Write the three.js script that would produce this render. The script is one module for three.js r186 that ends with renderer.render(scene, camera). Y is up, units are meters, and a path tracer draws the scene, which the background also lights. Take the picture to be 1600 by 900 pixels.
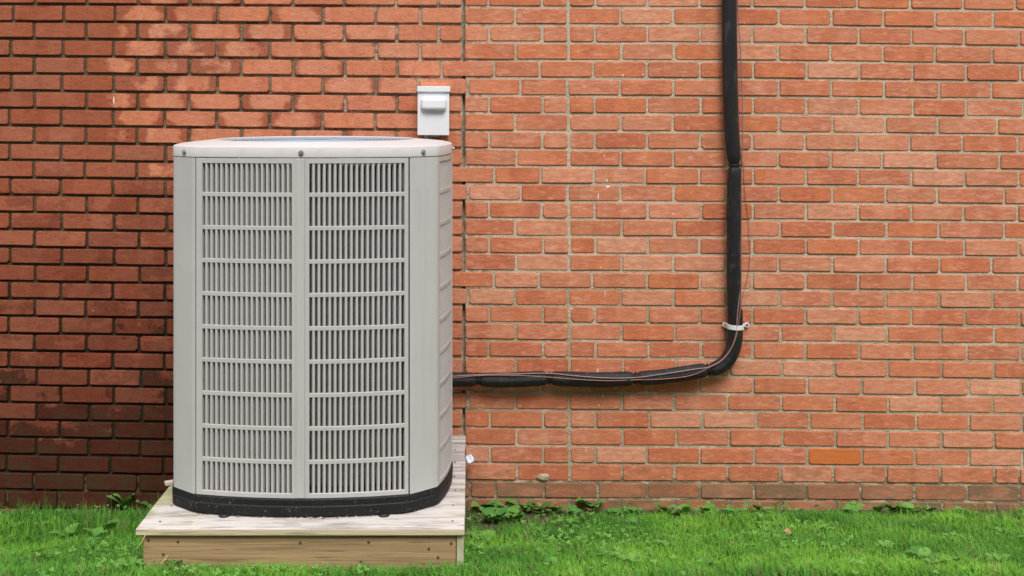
import * as THREE from 'three';
import { mergeGeometries, toCreasedNormals } from 'three/addons/utils/BufferGeometryUtils.js';
import { RoundedBoxGeometry } from 'three/addons/geometries/RoundedBoxGeometry.js';

// ---------------------------------------------------------------- camera, sky, sun, exposure
const scene = new THREE.Scene();
const FPX = 1776, CX = 733, CY = 165, EYE = 1.565, DW = 4.40;      // focal length and centre in photo pixels, eye height, metres from lens to wall
const camera = new THREE.PerspectiveCamera(2 * Math.atan(450 / FPX) * 180 / Math.PI, 1600 / 900, 0.05, 600);
camera.position.set(0, EYE, DW);
camera.lookAt(0, EYE, 0);
camera.setViewOffset(1600, 900, 800 - CX, 450 - CY, 1600, 900);
camera.updateProjectionMatrix();

const SUN = new THREE.Vector3(0.25, 2.0, 1.35).normalize();
{
  const w = 256, h = 128, d = new Float32Array(w * h * 4);
  for (let j = 0; j < h; j++) for (let i = 0; i < w; i++) {
    const el = ((j + 0.5) / h - 0.5) * Math.PI, s = Math.max(0, Math.sin(el));
    const L = 0.86 * (1 + 2 * s) / 3 * (s > 0 ? 1 : 0.6);           // overcast sky, three times brighter overhead than at the horizon
    const k = (j * w + i) * 4;
    d[k] = L; d[k + 1] = L * 0.995; d[k + 2] = L * 1.01; d[k + 3] = 1;
  }
  const sky = new THREE.DataTexture(d, w, h, THREE.RGBAFormat, THREE.FloatType);
  sky.mapping = THREE.EquirectangularReflectionMapping; sky.magFilter = sky.minFilter = THREE.LinearFilter; sky.needsUpdate = true;
  scene.background = sky; scene.environment = sky;
}
const sun = new THREE.DirectionalLight(new THREE.Color().setRGB(1, 0.97, 0.925), 1.4);
sun.position.copy(SUN).multiplyScalar(12); sun.target.position.set(0, 0.8, 0);
sun.castShadow = true; sun.shadow.radius = 46; sun.shadow.mapSize.set(2048, 2048);
Object.assign(sun.shadow.camera, { left: -4, right: 4, top: 4, bottom: -4, near: 1, far: 30 });
scene.add(sun, sun.target);
const renderer = new THREE.WebGLRenderer({ antialias: true });
renderer.toneMapping = THREE.LinearToneMapping;
renderer.toneMappingExposure = 2.12;
renderer.shadowMap.enabled = true;

// ---------------------------------------------------------------- helpers
function rng(seed) { let a = seed >>> 0; return () => { a = (a + 0x6D2B79F5) >>> 0; let t = a; t = Math.imul(t ^ (t >>> 15), t | 1); t ^= t + Math.imul(t ^ (t >>> 7), t | 61); return ((t ^ (t >>> 14)) >>> 0) / 4294967296; }; }
const R = rng(20411);
const rr = (a, b) => a + (b - a) * R();
function hash(x, y, s) { let h = Math.imul(x, 374761393) ^ Math.imul(y, 668265263) ^ Math.imul(s, 2147483647 - 19); h = Math.imul(h ^ (h >>> 13), 1274126177); h ^= h >>> 16; h = Math.imul(h, 0x85ebca6b); return ((h ^ (h >>> 13)) >>> 0) / 4294967296; }
function vn(x, y, s = 0) {
  const xi = Math.floor(x), yi = Math.floor(y); let fx = x - xi, fy = y - yi;
  fx = fx * fx * (3 - 2 * fx); fy = fy * fy * (3 - 2 * fy);
  const a = hash(xi, yi, s), b = hash(xi + 1, yi, s), c = hash(xi, yi + 1, s), d = hash(xi + 1, yi + 1, s);
  return a + (b - a) * fx + (c - a) * fy + (a - b - c + d) * fx * fy;
}
const fbm = (x, y, s = 0) => 0.55 * vn(x, y, s) + 0.28 * vn(x * 2.1, y * 2.1, s + 11) + 0.17 * vn(x * 4.3, y * 4.3, s + 23);
const clamp = (x, a = 0, b = 1) => Math.min(b, Math.max(a, x));
const sstep = (a, b, x) => { const t = clamp((x - a) / (b - a)); return t * t * (3 - 2 * t); };
const lerp = (a, b, t) => a + (b - a) * t;
const mix3 = (a, b, t) => [lerp(a[0], b[0], t), lerp(a[1], b[1], t), lerp(a[2], b[2], t)];
const enc = v => { v = clamp(v); return 255 * (v <= 0.0031308 ? 12.92 * v : 1.055 * Math.pow(v, 1 / 2.4) - 0.055); };
function tex(w, h, fn, srgb = true, wrap = THREE.RepeatWrapping) {
  const d = new Uint8Array(w * h * 4);
  for (let j = 0; j < h; j++) for (let i = 0; i < w; i++) {
    const c = fn(i, j), k = (j * w + i) * 4;
    if (srgb) { d[k] = enc(c[0]); d[k + 1] = enc(c[1]); d[k + 2] = enc(c[2]); }
    else { d[k] = d[k + 1] = d[k + 2] = 255 * clamp(c); }
    d[k + 3] = 255;
  }
  const t = new THREE.DataTexture(d, w, h); t.magFilter = THREE.LinearFilter; t.minFilter = THREE.LinearMipmapLinearFilter; t.generateMipmaps = true;
  t.wrapS = t.wrapT = wrap; if (srgb) t.colorSpace = THREE.SRGBColorSpace; t.needsUpdate = true; return t;
}
const rgb = (r, g, b) => new THREE.Color().setRGB(r, g, b);
const std = (c, roughness = 0.8, more = {}) => new THREE.MeshStandardMaterial({ color: rgb(...c), roughness, ...more });
const used = {};
function numbered(n) { const k = used[n] = (used[n] ?? -1) + 1; return k ? `${n}_${String(k).padStart(3, '0')}` : n; }
function shade(m) { m.castShadow = m.receiveShadow = true; return m; }
function part(name, geo, mat, parent) { const m = shade(new THREE.Mesh(geo, mat)); m.name = name; parent.add(m); return m; }
function tag(o, label, category, group, kind) { Object.assign(o.userData, label && { label }, category && { category }, group && { group }, kind && { kind }); return o; }
function thing(name, label, category, pos = [0, 0, 0], group) { const o = new THREE.Group(); o.name = numbered(name); o.position.set(...pos); scene.add(o); return tag(o, label, category, group); }
function top(name, geo, mat, label, category, group, kind) { const m = shade(new THREE.Mesh(geo, mat)); m.name = numbered(name); scene.add(m); return tag(m, label, category, group, kind); }
// a point that the photograph shows at pixel (px, py), D metres in front of the lens
const at = (px, py, D) => new THREE.Vector3((px - CX) * D / FPX, EYE - (py - CY) * D / FPX, DW - D);
const SW = DW / FPX;                                                 // metres per photo pixel on the wall face
const wx = px => (px - CX) * SW, wy = py => EYE - (py - CY) * SW;
function geo(pos, uv, idx) { const g = new THREE.BufferGeometry(); g.setAttribute('position', new THREE.Float32BufferAttribute(pos, 3)); if (uv) g.setAttribute('uv', new THREE.Float32BufferAttribute(uv, 2)); if (idx) g.setIndex(idx); return g; }
function interp(tab, x) { if (x <= tab[0][0]) { const [a, b] = tab; return a[1] + (x - a[0]) * (b[1] - a[1]) / (b[0] - a[0]); } let i = 1; while (i < tab.length - 1 && x > tab[i][0]) i++; const a = tab[i - 1], b = tab[i]; return a[1] + (x - a[0]) * (b[1] - a[1]) / (b[0] - a[0]); }

// ---------------------------------------------------------------- the ground
function groundY(x, z) {
  const t = clamp(z / 1.15, 0, 1);
  let y = 0.205 * Math.pow(t, 1.4) + 0.05 * sstep(1.1, 3, z);
  y += (fbm(x * 3 + 40, z * 3 + 40, 5) - 0.5) * 0.028 * sstep(0, 0.15, z) * (z < 6 ? 1 : 0);
  return y;
}
{
  const line = (a, b, n, far) => { const r = []; for (const f of far) r.push(-f); r.reverse(); return r; };
  const xs = [-250, -90, -35, -14, -7, -4.5]; for (let i = 0; i <= 170; i++) xs.push(-3.4 + i * 0.04); xs.push(4.5, 7, 14, 35, 90, 250);
  const zs = [-120, -30, -8, -2, -0.4]; for (let i = 0; i <= 60; i++) zs.push(-0.2 + i * 0.04); zs.push(2.5, 3.2, 4.4, 7, 14, 35, 90, 250);
  const p = [], uv = [], ix = [];
  for (const z of zs) for (const x of xs) { p.push(x, groundY(x, z), z); uv.push(x / 1.4, z / 1.4); }
  const n = xs.length;
  for (let j = 0; j < zs.length - 1; j++) for (let i = 0; i < n - 1; i++) { const a = j * n + i; ix.push(a, a + n, a + 1, a + 1, a + n, a + n + 1); }
  const g = geo(p, uv, ix); g.computeVertexNormals();
  const N = 512;
  const per = (i, j, s, f) => { const x = i / N * f, y = j / N * f, u = i / N, v = j / N; return lerp(lerp(vn(x, y, s), vn(x - f, y, s), u), lerp(vn(x, y - f, s), vn(x - f, y - f, s), u), v); };
  const map = tex(N, N, (i, j) => {
    const a = per(i, j, 3, 14), b = per(i, j, 4, 90), c = hash(i, j, 9);
    const soil = mix3([0.055, 0.04, 0.026], [0.11, 0.085, 0.055], 0.6 * b + 0.4 * c), green = mix3([0.035, 0.075, 0.018], [0.06, 0.12, 0.03], b);
    return mix3(soil, green, sstep(0.35, 0.5, a * 0.7 + b * 0.3));
  });
  const bump = tex(256, 256, (i, j) => hash(i, j, 2) * 0.5 + 0.5 * vn(i / 5, j / 5, 8), false);
  bump.repeat.set(3, 3);
  top('lawn_ground', g, new THREE.MeshStandardMaterial({ map, bumpMap: bump, bumpScale: 0.012, roughness: 1 }), 'dark soil and turf under the lawn', 'ground', null, 'structure');
}

// ---------------------------------------------------------------- the brick wall, course by course as the photograph shows it
// bed joints: photo y of joint n at four photo x
const Y0 = [[0, 6.4], [8, 223], [16, 439.4], [27, 736.5], [28, 765]];
const Y8 = [[0, 11], [8, 233], [15, 424], [21, 586], [27, 752], [28, 779]];
const Y12 = [[0, 12], [8, 235], [16, 453], [24, 670.5], [27, 754.5], [28, 781]];
const Y16 = [[0, 17], [8, 239], [16, 455.5], [24, 675], [27, 757.5], [28, 785]];
const bed = (n, x) => interp([[0, interp(Y0, n)], [800, interp(Y8, n)], [1200, interp(Y12, n)], [1600, interp(Y16, n)]], x);
// perpends that do not follow the bond: photo x, by course; the hidden stretch behind the unit follows the bond
const E = [54, 135, 216], O = [16, 96, 177, 258.5];
const J = {
  0: [55, 136, 216.5, 297, 378, 457.5, 538, 619, 685, 724, 763, 846.5, 888, 930, 1012, 1093, 1176, 1258, 1339.5, 1422.5, 1505.5, 1586],
  1: [21, 100, 180, 259, 340.5, 422, 505, 587, 657, 724, 805.5, 887.5, 969, 1052, 1135, 1217, 1299.5, 1380.5, 1461, 1552.5],
  2: [53, 134.5, 215, 296, 377, 457.5, 538.5, 620.5, 685.5, 724, 764.5, 847.5, 888, 929.5, 1011.5, 1093.5, 1175.5, 1259, 1342, 1424.5, 1507, 1593],
  3: [17, 98.5, 177, 258, 339, 421.5, 504.5, 588, 656.5, 723.5, 805.5, 888.5, 971, 1053.5, 1135, 1216, 1297.5, 1380, 1461, 1550.5],
  4: [53.5, 133.5, 214.5, 295.5, 377, 458.5, 539, 620.5, 690, 772.5, 843.5, 926.5, 1011, 1093.5, 1177, 1260.5, 1343.5, 1426.5, 1509.5, 1595],
  5: [17.5, 96.5, 177, 258, 339.5, 422, 504.5, 587.5, 654, 731, 813.5, 886.5, 969, 1052, 1135, 1217, 1298.5, 1382, 1467.5, 1550],
  6: [54, 135, 215, 295, 376, 458, 539.5, 620.5, 685, 724, 764.5, 848, 888.5, 929, 1011.5, 1095, 1177, 1260, 1342, 1426.5, 1509.5, 1599],
  7: [14.5, 96, 176.5, 257.5, 338.5, 421, 504, 586, 657, 724.5, 804.5, 888.5, 970, 1051.5, 1135, 1217.5, 1301, 1383.5, 1465, 1558.5],
  8: [53.5, 134, 214, 295, 377, 458.5, 539.5, 620, 685, 724, 764, 847.5, 889, 929.5, 1011, 1094, 1175.5, 1258, 1339.5, 1421.5, 1504, 1590],
  9: [15, 95.5, 177.5, 259, 807, 889, 970, 1052, 1135, 1216, 1298.5, 1378.5, 1462.5, 1562],
  10: [53, 132.5, 213.5, 690, 772.5, 844.5, 927.5, 1008.5, 1093, 1177, 1259.5, 1341.5, 1425, 1507.5, 1592],
  11: [16, 94.5, 176, 258, 731, 814, 887, 969.5, 1053, 1135, 1217, 1300.5, 1384, 1464.5, 1569.5],
  12: [54, 135, 215.5, 764, 846.5, 889, 929.5, 1012, 1096, 1176.5, 1259.5, 1341, 1424, 1505.5, 1590],
  13: [16, 96.5, 178, 260.5, 805, 889.5, 971.5, 1054.5, 1136, 1219, 1302, 1385.5, 1466.5, 1569],
  14: [54, 136, 217.5, 764.5, 849, 890, 930.5, 1012.5, 1093.5, 1176, 1259.5, 1342, 1424.5, 1507, 1592.5],
  15: [16, 97, 178.5, 259.5, 806.5, 889, 971, 1052.5, 1135, 1216, 1301, 1384.5, 1468.5, 1550],
  16: [55, 136.5, 218, 690, 771.5, 842.5, 925.5, 1011, 1093.5, 1175.5, 1259, 1341.5, 1426, 1510, 1590.5],
  17: [14.5, 95, 176, 257.5, 731.5, 804.5, 888, 970, 1052.5, 1135, 1218.5, 1300.5, 1384, 1468, 1551.5],
  18: [54.5, 134.5, 216, 764.5, 848.5, 889.5, 930.5, 1012, 1094, 1176, 1258.5, 1341, 1424.5, 1508, 1594],
  19: [13.5, 94.5, 177.5, 259, 806.5, 889.5, 971.5, 1054.5, 1137, 1220, 1303, 1386, 1470.5, 1553.5],
  20: [54, 135, 217.5, 763.5, 848.5, 889.5, 931, 1013.5, 1095.5, 1176.5, 1259, 1343, 1427, 1511, 1595.5],
  21: [13.5, 95, 176, 257, 806.5, 890, 974, 1056.5, 1140, 1222, 1304, 1387.5, 1471.5, 1553],
  22: [57.5, 138.5, 220.5, 690, 773, 844.5, 926.5, 1010, 1092, 1177, 1261.5, 1346.5, 1430.5, 1514, 1596.5],
  23: [14, 95.5, 177.5, 259, 731.5, 806, 889.5, 972, 1053, 1137, 1221, 1304.5, 1388, 1470, 1551],
  24: [57, 139, 222, 765.5, 849, 890, 931, 1015, 1098, 1181.5, 1265, 1348.5, 1432, 1514.5, 1597.5],
  25: [12.5, 94, 177, 259.5, 807, 890, 973, 1057, 1139.5, 1223, 1305.5, 1387.5, 1471.5, 1553.5],
  26: [57, 138.5, 219, 766, 849, 890, 930.5, 1011, 1093.5, 1178.5, 1262, 1346.5, 1430, 1514.5, 1597.5],
  27: [10.5, 91.5, 172.5, 255, 808, 890.5, 972, 1054, 1137, 1219.5, 1302, 1385, 1469.5, 1554.5, 1593],
  28: [52.5, 133, 215, 735, 774.5, 850, 934, 1011.5, 1094, 1178, 1260.5, 1345, 1429.5, 1511.5, 1593],
  29: [10.5, 91.5, 173, 255, 728, 810, 890, 969, 1056, 1140.5, 1222.5, 1307, 1389, 1473, 1556, 1596],
};
const bonded = n => n % 6 === 4 || n % 6 === 5;                     // courses laid right across the straight joint
for (const n in J) {
  const j = J[n];
  if (n >= 9) {
    let x = j.filter(v => v < 300).pop(); const add = [];
    while (x + 81 < 640) add.push(x += 81);
    const e = bonded(+n) ? (j.find(v => v > 640)) : 724.5;
    if (n < 28 && !bonded(+n)) add.push(725);
    const gap = e - x; if (gap > 125) add.push(x + gap / 2);
    j.push(...add); j.sort((a, b) => a - b);
  }
}
const LEFT_END = -560, RIGHT_END = 1900, ROW0 = -26, ROWS = 31;
const rowJoints = n => {
  const j = n in J ? [...J[n]] : [...J[((n % 6) + 6) % 6 + (n > 20 ? 18 : 0)]];
  while (j[0] > LEFT_END) j.unshift(j[0] - 81);
  const w = j[j.length - 1] - j[j.length - 2]; if (w < 60) j.push(j[j.length - 1] + 41);
  while (j[j.length - 1] < RIGHT_END) j.push(j[j.length - 1] + 83);
  return j;
};
const bricks = [];                                                   // {x0,x1,row}
for (let n = ROW0; n <= ROWS; n++) { const j = rowJoints(n); for (let i = 0; i < j.length - 1; i++) bricks.push({ x0: j[i], x1: j[i + 1], row: n, id: bricks.length, t: hash(i, n + 50, 77), q: hash(i, n + 50, 78), w: hash(i, n + 50, 79) }); }
const byRow = new Map(); for (const b of bricks) { if (!byRow.has(b.row)) byRow.set(b.row, []); byRow.get(b.row).push(b); }

// colour of the clay, its dampness, painted-in shade and its marks, by place on the wall (in photo pixels of the wall face)
const TX0 = -12, TY0 = -22, TW = 1624, TH = 850, TPW = 2048, TPH = 1072;
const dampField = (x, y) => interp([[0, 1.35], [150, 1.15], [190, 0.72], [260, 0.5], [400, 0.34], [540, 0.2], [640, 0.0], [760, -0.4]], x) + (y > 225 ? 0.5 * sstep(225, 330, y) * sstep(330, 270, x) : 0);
const wetShadeField = (x, y) => (interp([[0, -0.2], [230, 0.0], [330, 0.36], [430, 0.6], [560, 0.9], [650, 1.15], [700, 1.5], [800, 1.9]], y) + 0.16 * sstep(90, 270, x) * sstep(200, 330, y)) * sstep(420, 300, x);  // lower-left wetness, with the soft shade beside the unit painted in
const drips = [[178, 157, 0.9, 5.5], [146, 485, 0.8, 0.8], [935, 306, 0.8, 4], [950, 291.5, 3.2, 1.3], [946.5, 281, 0.8, 1.2], [949, 282, 0.8, 2], [944.5, 243, 0.9, 1.2], [937, 369, 0.6, 2], [929, 366.5, 0.5, 0.8], [938.5, 417.5, 0.7, 1.2], [945.5, 459, 0.5, 4.5], [934, 579, 0.8, 2.6], [942, 617, 0.7, 4], [935.5, 633.5, 0.5, 2.4], [941.5, 633, 0.5, 1], [915.5, 702, 0.5, 4], [900.5, 32, 0.9, 0.9], [973.5, 117.5, 0.9, 1.6], [1005, 116.5, 0.9, 1.2], [913, 469, 0.6, 0.8], [1052, 334, 1.2, 0.7], [1163, 36, 0.7, 0.7], [1252, 290, 0.8, 0.7]];
const clay = { orange: [0.55, 0.174, 0.08], red: [0.455, 0.128, 0.068], salmon: [0.575, 0.23, 0.138], pale: [0.655, 0.335, 0.22], brown: [0.40, 0.155, 0.09] };
function brickColour(px, py, b) {
  const yt = bed(b.row - 1, px), yb = bed(b.row, px), u = (px - b.x0) / (b.x1 - b.x0), L = b.x1 - b.x0;
  const ex = Math.min(px - b.x0, b.x1 - px), ey = Math.min(py - yt, yb - py);
  const s = b.id * 7;
  const left = b.x0 + b.x1 < 1440;
  // firing: each brick its own body, ends and bands of deeper or paler red
  let c = mix3(clay.orange, clay.salmon, clamp(b.t * 1.15 - 0.1));
  if (b.q > 0.9) c = mix3(c, clay.brown, 0.35); else if (b.q > 0.66) c = mix3(c, clay.red, 0.45);
  if (left) c = mix3(c, clay.salmon, 0.4);
  const band = vn(u * 3.2 + b.w * 40, b.row * 3.1, 31), band2 = vn(u * 7 + b.t * 40, b.row * 5.3, 32);
  c = mix3(c, b.w > 0.42 ? clay.salmon : clay.red, sstep(0.45, 0.62, band) * 0.5);
  c = mix3(c, clay.orange, sstep(0.55, 0.7, band2) * 0.35);
  // dragged texture along the brick, pale dust rubbed into it
  const streak = fbm(px / 16, py / 1.7, 3 + b.row) - 0.5, grain = hash(Math.floor(px * 1.26), Math.floor(py * 1.26), 5) - 0.5, blot = fbm(px / 9, py / 5, 41) - 0.5;
  let k = 1 + (left ? 0.10 : 0.26) * streak + 0.13 * grain + 0.3 * blot;
  let dust = sstep(0.52, 0.78, fbm(px / 11 + b.w * 9, py / 3.4, 51) + 0.16 * (b.t - 0.5)) * (left ? 0.25 : 0.46);
  if (!left && b.w > 0.9) { dust += 0.3 + 0.35 * sstep(0.45, 0.6, fbm(px / 7, py / 3, 52)); }
  c = mix3(c, clay.pale, clamp(dust, 0, 0.8));
  if (!left) { const f = fbm(px / 2.2, py / 1.9, 61); if (f > 0.8) c = mix3(c, [0.7, 0.44, 0.32], 0.5); if (f < 0.2) k *= 0.82; }
  if (b.row === 26 && b.x0 > 1255 && b.x0 < 1270) { c = [0.565, 0.162, 0.046]; k = 1 + 0.15 * streak; }
  // pits and iron spots
  const pit = fbm(px / 1.9 + 300, py / 1.9, 71);
  if (pit > (left ? 0.76 : 0.87)) k *= left ? 0.5 : 0.66;
  // chipped, dirty arrises
  if (Math.min(ex, ey) < 3.1 + 1.3 * (vn(px / 2.6, py / 2.6, 83) - 0.5)) { k *= 0.9 - 0.25 * vn(px / 4, py / 4, 82) * (left ? 1 : 0.5); }
  c = [c[0] * k, c[1] * k, c[2] * k];
  // damp: patches that dry from the middle of each brick
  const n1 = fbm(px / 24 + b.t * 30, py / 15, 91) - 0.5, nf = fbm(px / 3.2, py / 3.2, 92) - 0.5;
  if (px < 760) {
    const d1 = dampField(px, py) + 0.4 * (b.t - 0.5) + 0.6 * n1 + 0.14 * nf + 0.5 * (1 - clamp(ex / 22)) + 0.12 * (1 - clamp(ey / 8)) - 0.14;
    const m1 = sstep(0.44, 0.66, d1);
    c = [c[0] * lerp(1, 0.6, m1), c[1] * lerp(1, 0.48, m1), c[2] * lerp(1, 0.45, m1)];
    const d2 = wetShadeField(px, py) + 0.42 * (b.q - 0.5) + 0.5 * n1 + 0.2 * nf;
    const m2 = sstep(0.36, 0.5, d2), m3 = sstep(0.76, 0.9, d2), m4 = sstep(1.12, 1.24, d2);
    const f = lerp(1, 0.74, m2) * lerp(1, 0.72, m3) * lerp(1, 0.42, m4);  // deeper tones towards the foot: damp and painted shade together
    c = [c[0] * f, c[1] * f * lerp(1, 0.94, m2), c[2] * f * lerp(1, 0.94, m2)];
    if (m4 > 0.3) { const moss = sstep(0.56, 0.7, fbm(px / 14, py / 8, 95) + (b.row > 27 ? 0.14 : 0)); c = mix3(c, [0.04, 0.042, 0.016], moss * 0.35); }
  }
  // splashed soil and algae on the footing courses
  if (b.row >= 28 && px > 700) {
    const m = (0.5 + 0.4 * b.w) * (0.6 + 0.4 * sstep(0.25, 0.6, fbm(px / 26 + b.w * 6, py / 12, 97)) + 0.25 * (fbm(px / 3, py / 3, 94) - 0.5)) * (b.row > 28 ? 1.1 : 1);
    c = mix3(c, mix3([0.19, 0.108, 0.06], [0.165, 0.118, 0.068], vn(px / 9, py / 6, 98)), clamp(m));
  } else if (b.row === 27 && px > 700) c = mix3(c, [0.26, 0.13, 0.07], 0.4 * sstep(0.55, 0.7, fbm(px / 16, py / 6, 99)));
  for (const [dx, dy, ax, ay] of drips) { const q = ((px - dx) / ax) ** 2 + ((py - dy) / ay) ** 2; if (q < 1.15) c = mix3(c, [0.78, 0.75, 0.7], 0.92); }
  return c;
}
const wallUV = (px, py) => [(px - TX0) / TW, 1 - (py - TY0) / TH];
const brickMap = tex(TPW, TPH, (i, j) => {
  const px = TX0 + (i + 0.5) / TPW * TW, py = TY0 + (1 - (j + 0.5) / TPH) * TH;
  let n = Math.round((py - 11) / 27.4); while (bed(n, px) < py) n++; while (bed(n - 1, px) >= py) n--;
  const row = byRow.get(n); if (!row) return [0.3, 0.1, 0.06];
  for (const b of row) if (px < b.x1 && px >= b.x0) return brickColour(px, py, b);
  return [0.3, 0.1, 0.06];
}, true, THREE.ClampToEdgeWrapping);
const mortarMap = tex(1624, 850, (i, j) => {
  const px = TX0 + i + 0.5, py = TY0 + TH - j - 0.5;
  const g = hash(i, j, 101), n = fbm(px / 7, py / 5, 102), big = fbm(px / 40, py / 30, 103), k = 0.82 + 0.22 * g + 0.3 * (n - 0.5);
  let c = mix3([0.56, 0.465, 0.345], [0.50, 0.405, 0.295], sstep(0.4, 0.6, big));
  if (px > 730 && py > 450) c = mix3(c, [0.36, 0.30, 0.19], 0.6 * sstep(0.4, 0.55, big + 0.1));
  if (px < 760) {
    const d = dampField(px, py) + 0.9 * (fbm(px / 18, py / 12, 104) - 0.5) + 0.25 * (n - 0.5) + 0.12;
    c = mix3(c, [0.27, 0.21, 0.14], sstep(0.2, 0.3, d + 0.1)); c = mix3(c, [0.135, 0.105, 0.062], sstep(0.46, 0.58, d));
    const d2 = wetShadeField(px, py) + 0.6 * (fbm(px / 18, py / 10, 105) - 0.5);
    c = mix3(c, [0.075, 0.058, 0.033], sstep(0.25, 0.37, d2)); c = mix3(c, [0.036, 0.029, 0.017], sstep(0.62, 0.76, d2));  // joints carry the same mix of damp and painted shade
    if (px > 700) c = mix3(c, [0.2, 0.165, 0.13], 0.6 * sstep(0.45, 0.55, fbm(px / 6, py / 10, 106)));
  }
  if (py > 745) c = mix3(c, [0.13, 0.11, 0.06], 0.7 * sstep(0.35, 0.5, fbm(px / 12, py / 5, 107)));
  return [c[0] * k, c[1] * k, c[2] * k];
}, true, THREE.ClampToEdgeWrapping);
const brickBump = tex(512, 512, (i, j) => 0.5 * fbm(i / 12, j / 4, 111) + 0.3 * hash(i, j, 112) + 0.2 * vn(i / 2.5, j / 2.5, 113), false);
brickBump.repeat.set(3.4, 1.9);
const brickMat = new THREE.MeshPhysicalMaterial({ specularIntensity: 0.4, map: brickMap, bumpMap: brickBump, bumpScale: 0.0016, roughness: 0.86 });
const mortarBump = tex(512, 512, (i, j) => 0.5 * hash(i, j, 121) + 0.5 * vn(i / 3, j / 3, 122), false);
mortarBump.repeat.set(4, 2.1);
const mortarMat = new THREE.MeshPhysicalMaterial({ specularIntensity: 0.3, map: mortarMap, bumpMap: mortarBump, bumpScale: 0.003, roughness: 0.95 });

function brickGeometry(b, uvFrom) {
  const r = rng(b.id * 131 + 7), q = a => (r() - 0.5) * a;
  const m = b.x0 < 700 ? 2.1 : 1.95;
  const wide = x => Math.abs(x - 888.8) < 2.6 ? 0.7 : Math.abs(x - 724.6) < 1.2 ? 0.9 : 0;   // the straight joints are a little wider
  const x0 = b.x0 + m + wide(b.x0) + q(0.7), x1 = b.x1 - m - wide(b.x1) + q(0.7);
  const T = x => bed(b.row - 1, x) + m + tT, B = x => bed(b.row, x) - m + tB;
  const tT = q(0.8), tB = q(0.8);
  const w = x1 - x0, c = 1.0 + 1.2 * r() + 2.2 * r() ** 5;
  const pts = [[x0 + c, T(x0)], [x0 + w * 0.35, T(x0 + w * 0.35) + q(0.9)], [x1 - c, T(x1)], [x1, T(x1) + c], [x1 + q(0.9), B(x1) - c], [x1 - c, B(x1)], [x0 + w * 0.6, B(x0 + w * 0.6) + q(1.0)], [x0 + c, B(x0)], [x0 + q(0.9), B(x0) - c], [x0, T(x0) + c]];
  const n = pts.length, cx = (x0 + x1) / 2, cy = (T(cx) + B(cx)) / 2;
  const zf = (b.x0 < 640 ? 0.002 : 0.0) + q(0.004), P = [], U = [];
  const tiltX = q(0.0016), tiltY = q(0.0012);
  const put = (x, y, z) => { P.push(wx(x), wy(y), z); const ux = uvFrom ? x - b.x0 + uvFrom.x0 : x, uy = uvFrom ? y - bed(b.row - 1, x) + bed(uvFrom.row - 1, ux) : y; U.push(...wallUV(ux, uy)); };
  const shrink = 1.0;
  const ring = (inset, z, tilt) => pts.map(([x, y]) => { const nx = x - Math.sign(x - cx) * inset, ny = y - Math.sign(y - cy) * inset; return [nx, ny, z + (tilt ? tiltX * (x - cx) / 40 + tiltY * (y - cy) / 12 : 0)]; });
  const A = ring(shrink, zf, true), C = ring(0, zf - 0.0022, true), D = ring(0, -0.05, false);
  const tri = (a, b2, c2) => { put(...a); put(...b2); put(...c2); };
  for (let i = 1; i < n - 1; i++) tri(A[0], A[i + 1], A[i]);
  for (const [p, s] of [[A, C], [C, D]]) for (let i = 0; i < n; i++) { const j = (i + 1) % n; tri(p[i], p[j], s[i]); tri(s[i], p[j], s[j]); }
  const g = geo(P, U); g.computeVertexNormals(); return g;
}
const walls = [
  thing('brick_wall', 'red brick wall stretch darkened by damp, behind the air conditioner', 'brick wall'),
  thing('brick_wall', 'narrow red brick strip between two straight vertical joints beside the air conditioner', 'brick wall'),
  thing('brick_wall', 'dry orange red brick wall stretch with the black pipe fixed to it', 'brick wall'),
];
const inFrame = [], rest = [[], [], []];
for (const b of bricks) {
  const c = (b.x0 + b.x1) / 2, k = c < 724 ? 0 : c < 889 ? 1 : 2, yt = bed(b.row - 1, c), yb = bed(b.row, c);
  const seen = b.x1 > 0 && b.x0 < 1600 && yb > 0 && b.row <= 29 && !(b.x0 > 274 && b.x1 < 704 && yt > 222) && yb > -1;
  if (seen) inFrame.push([b, k]); else rest[k].push(b);
}
for (const w of walls) w.userData.kind = 'thing';
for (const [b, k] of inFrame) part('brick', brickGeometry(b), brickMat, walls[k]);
const donors = [[], [], []]; for (const [b, k] of inFrame) if (b.x0 > 0 && b.x1 < 1600 && b.row > 0 && b.row < 27 && b.x1 - b.x0 > 76 && (k !== 0 || b.x0 < 500)) donors[k].push(b);
rest.forEach((list, k) => {
  const gs = list.map(b => { const inside = b.x0 > -10 && b.x1 < 1610 && b.row > 0 && b.row <= 30; return brickGeometry(b, inside ? null : donors[k].length ? donors[k][Math.floor(b.w * donors[k].length)] : donors[2][0]); });
  tag(part('brickwork', mergeGeometries(gs), brickMat, walls[k]), null, null, null, 'stuff');
});
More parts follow.
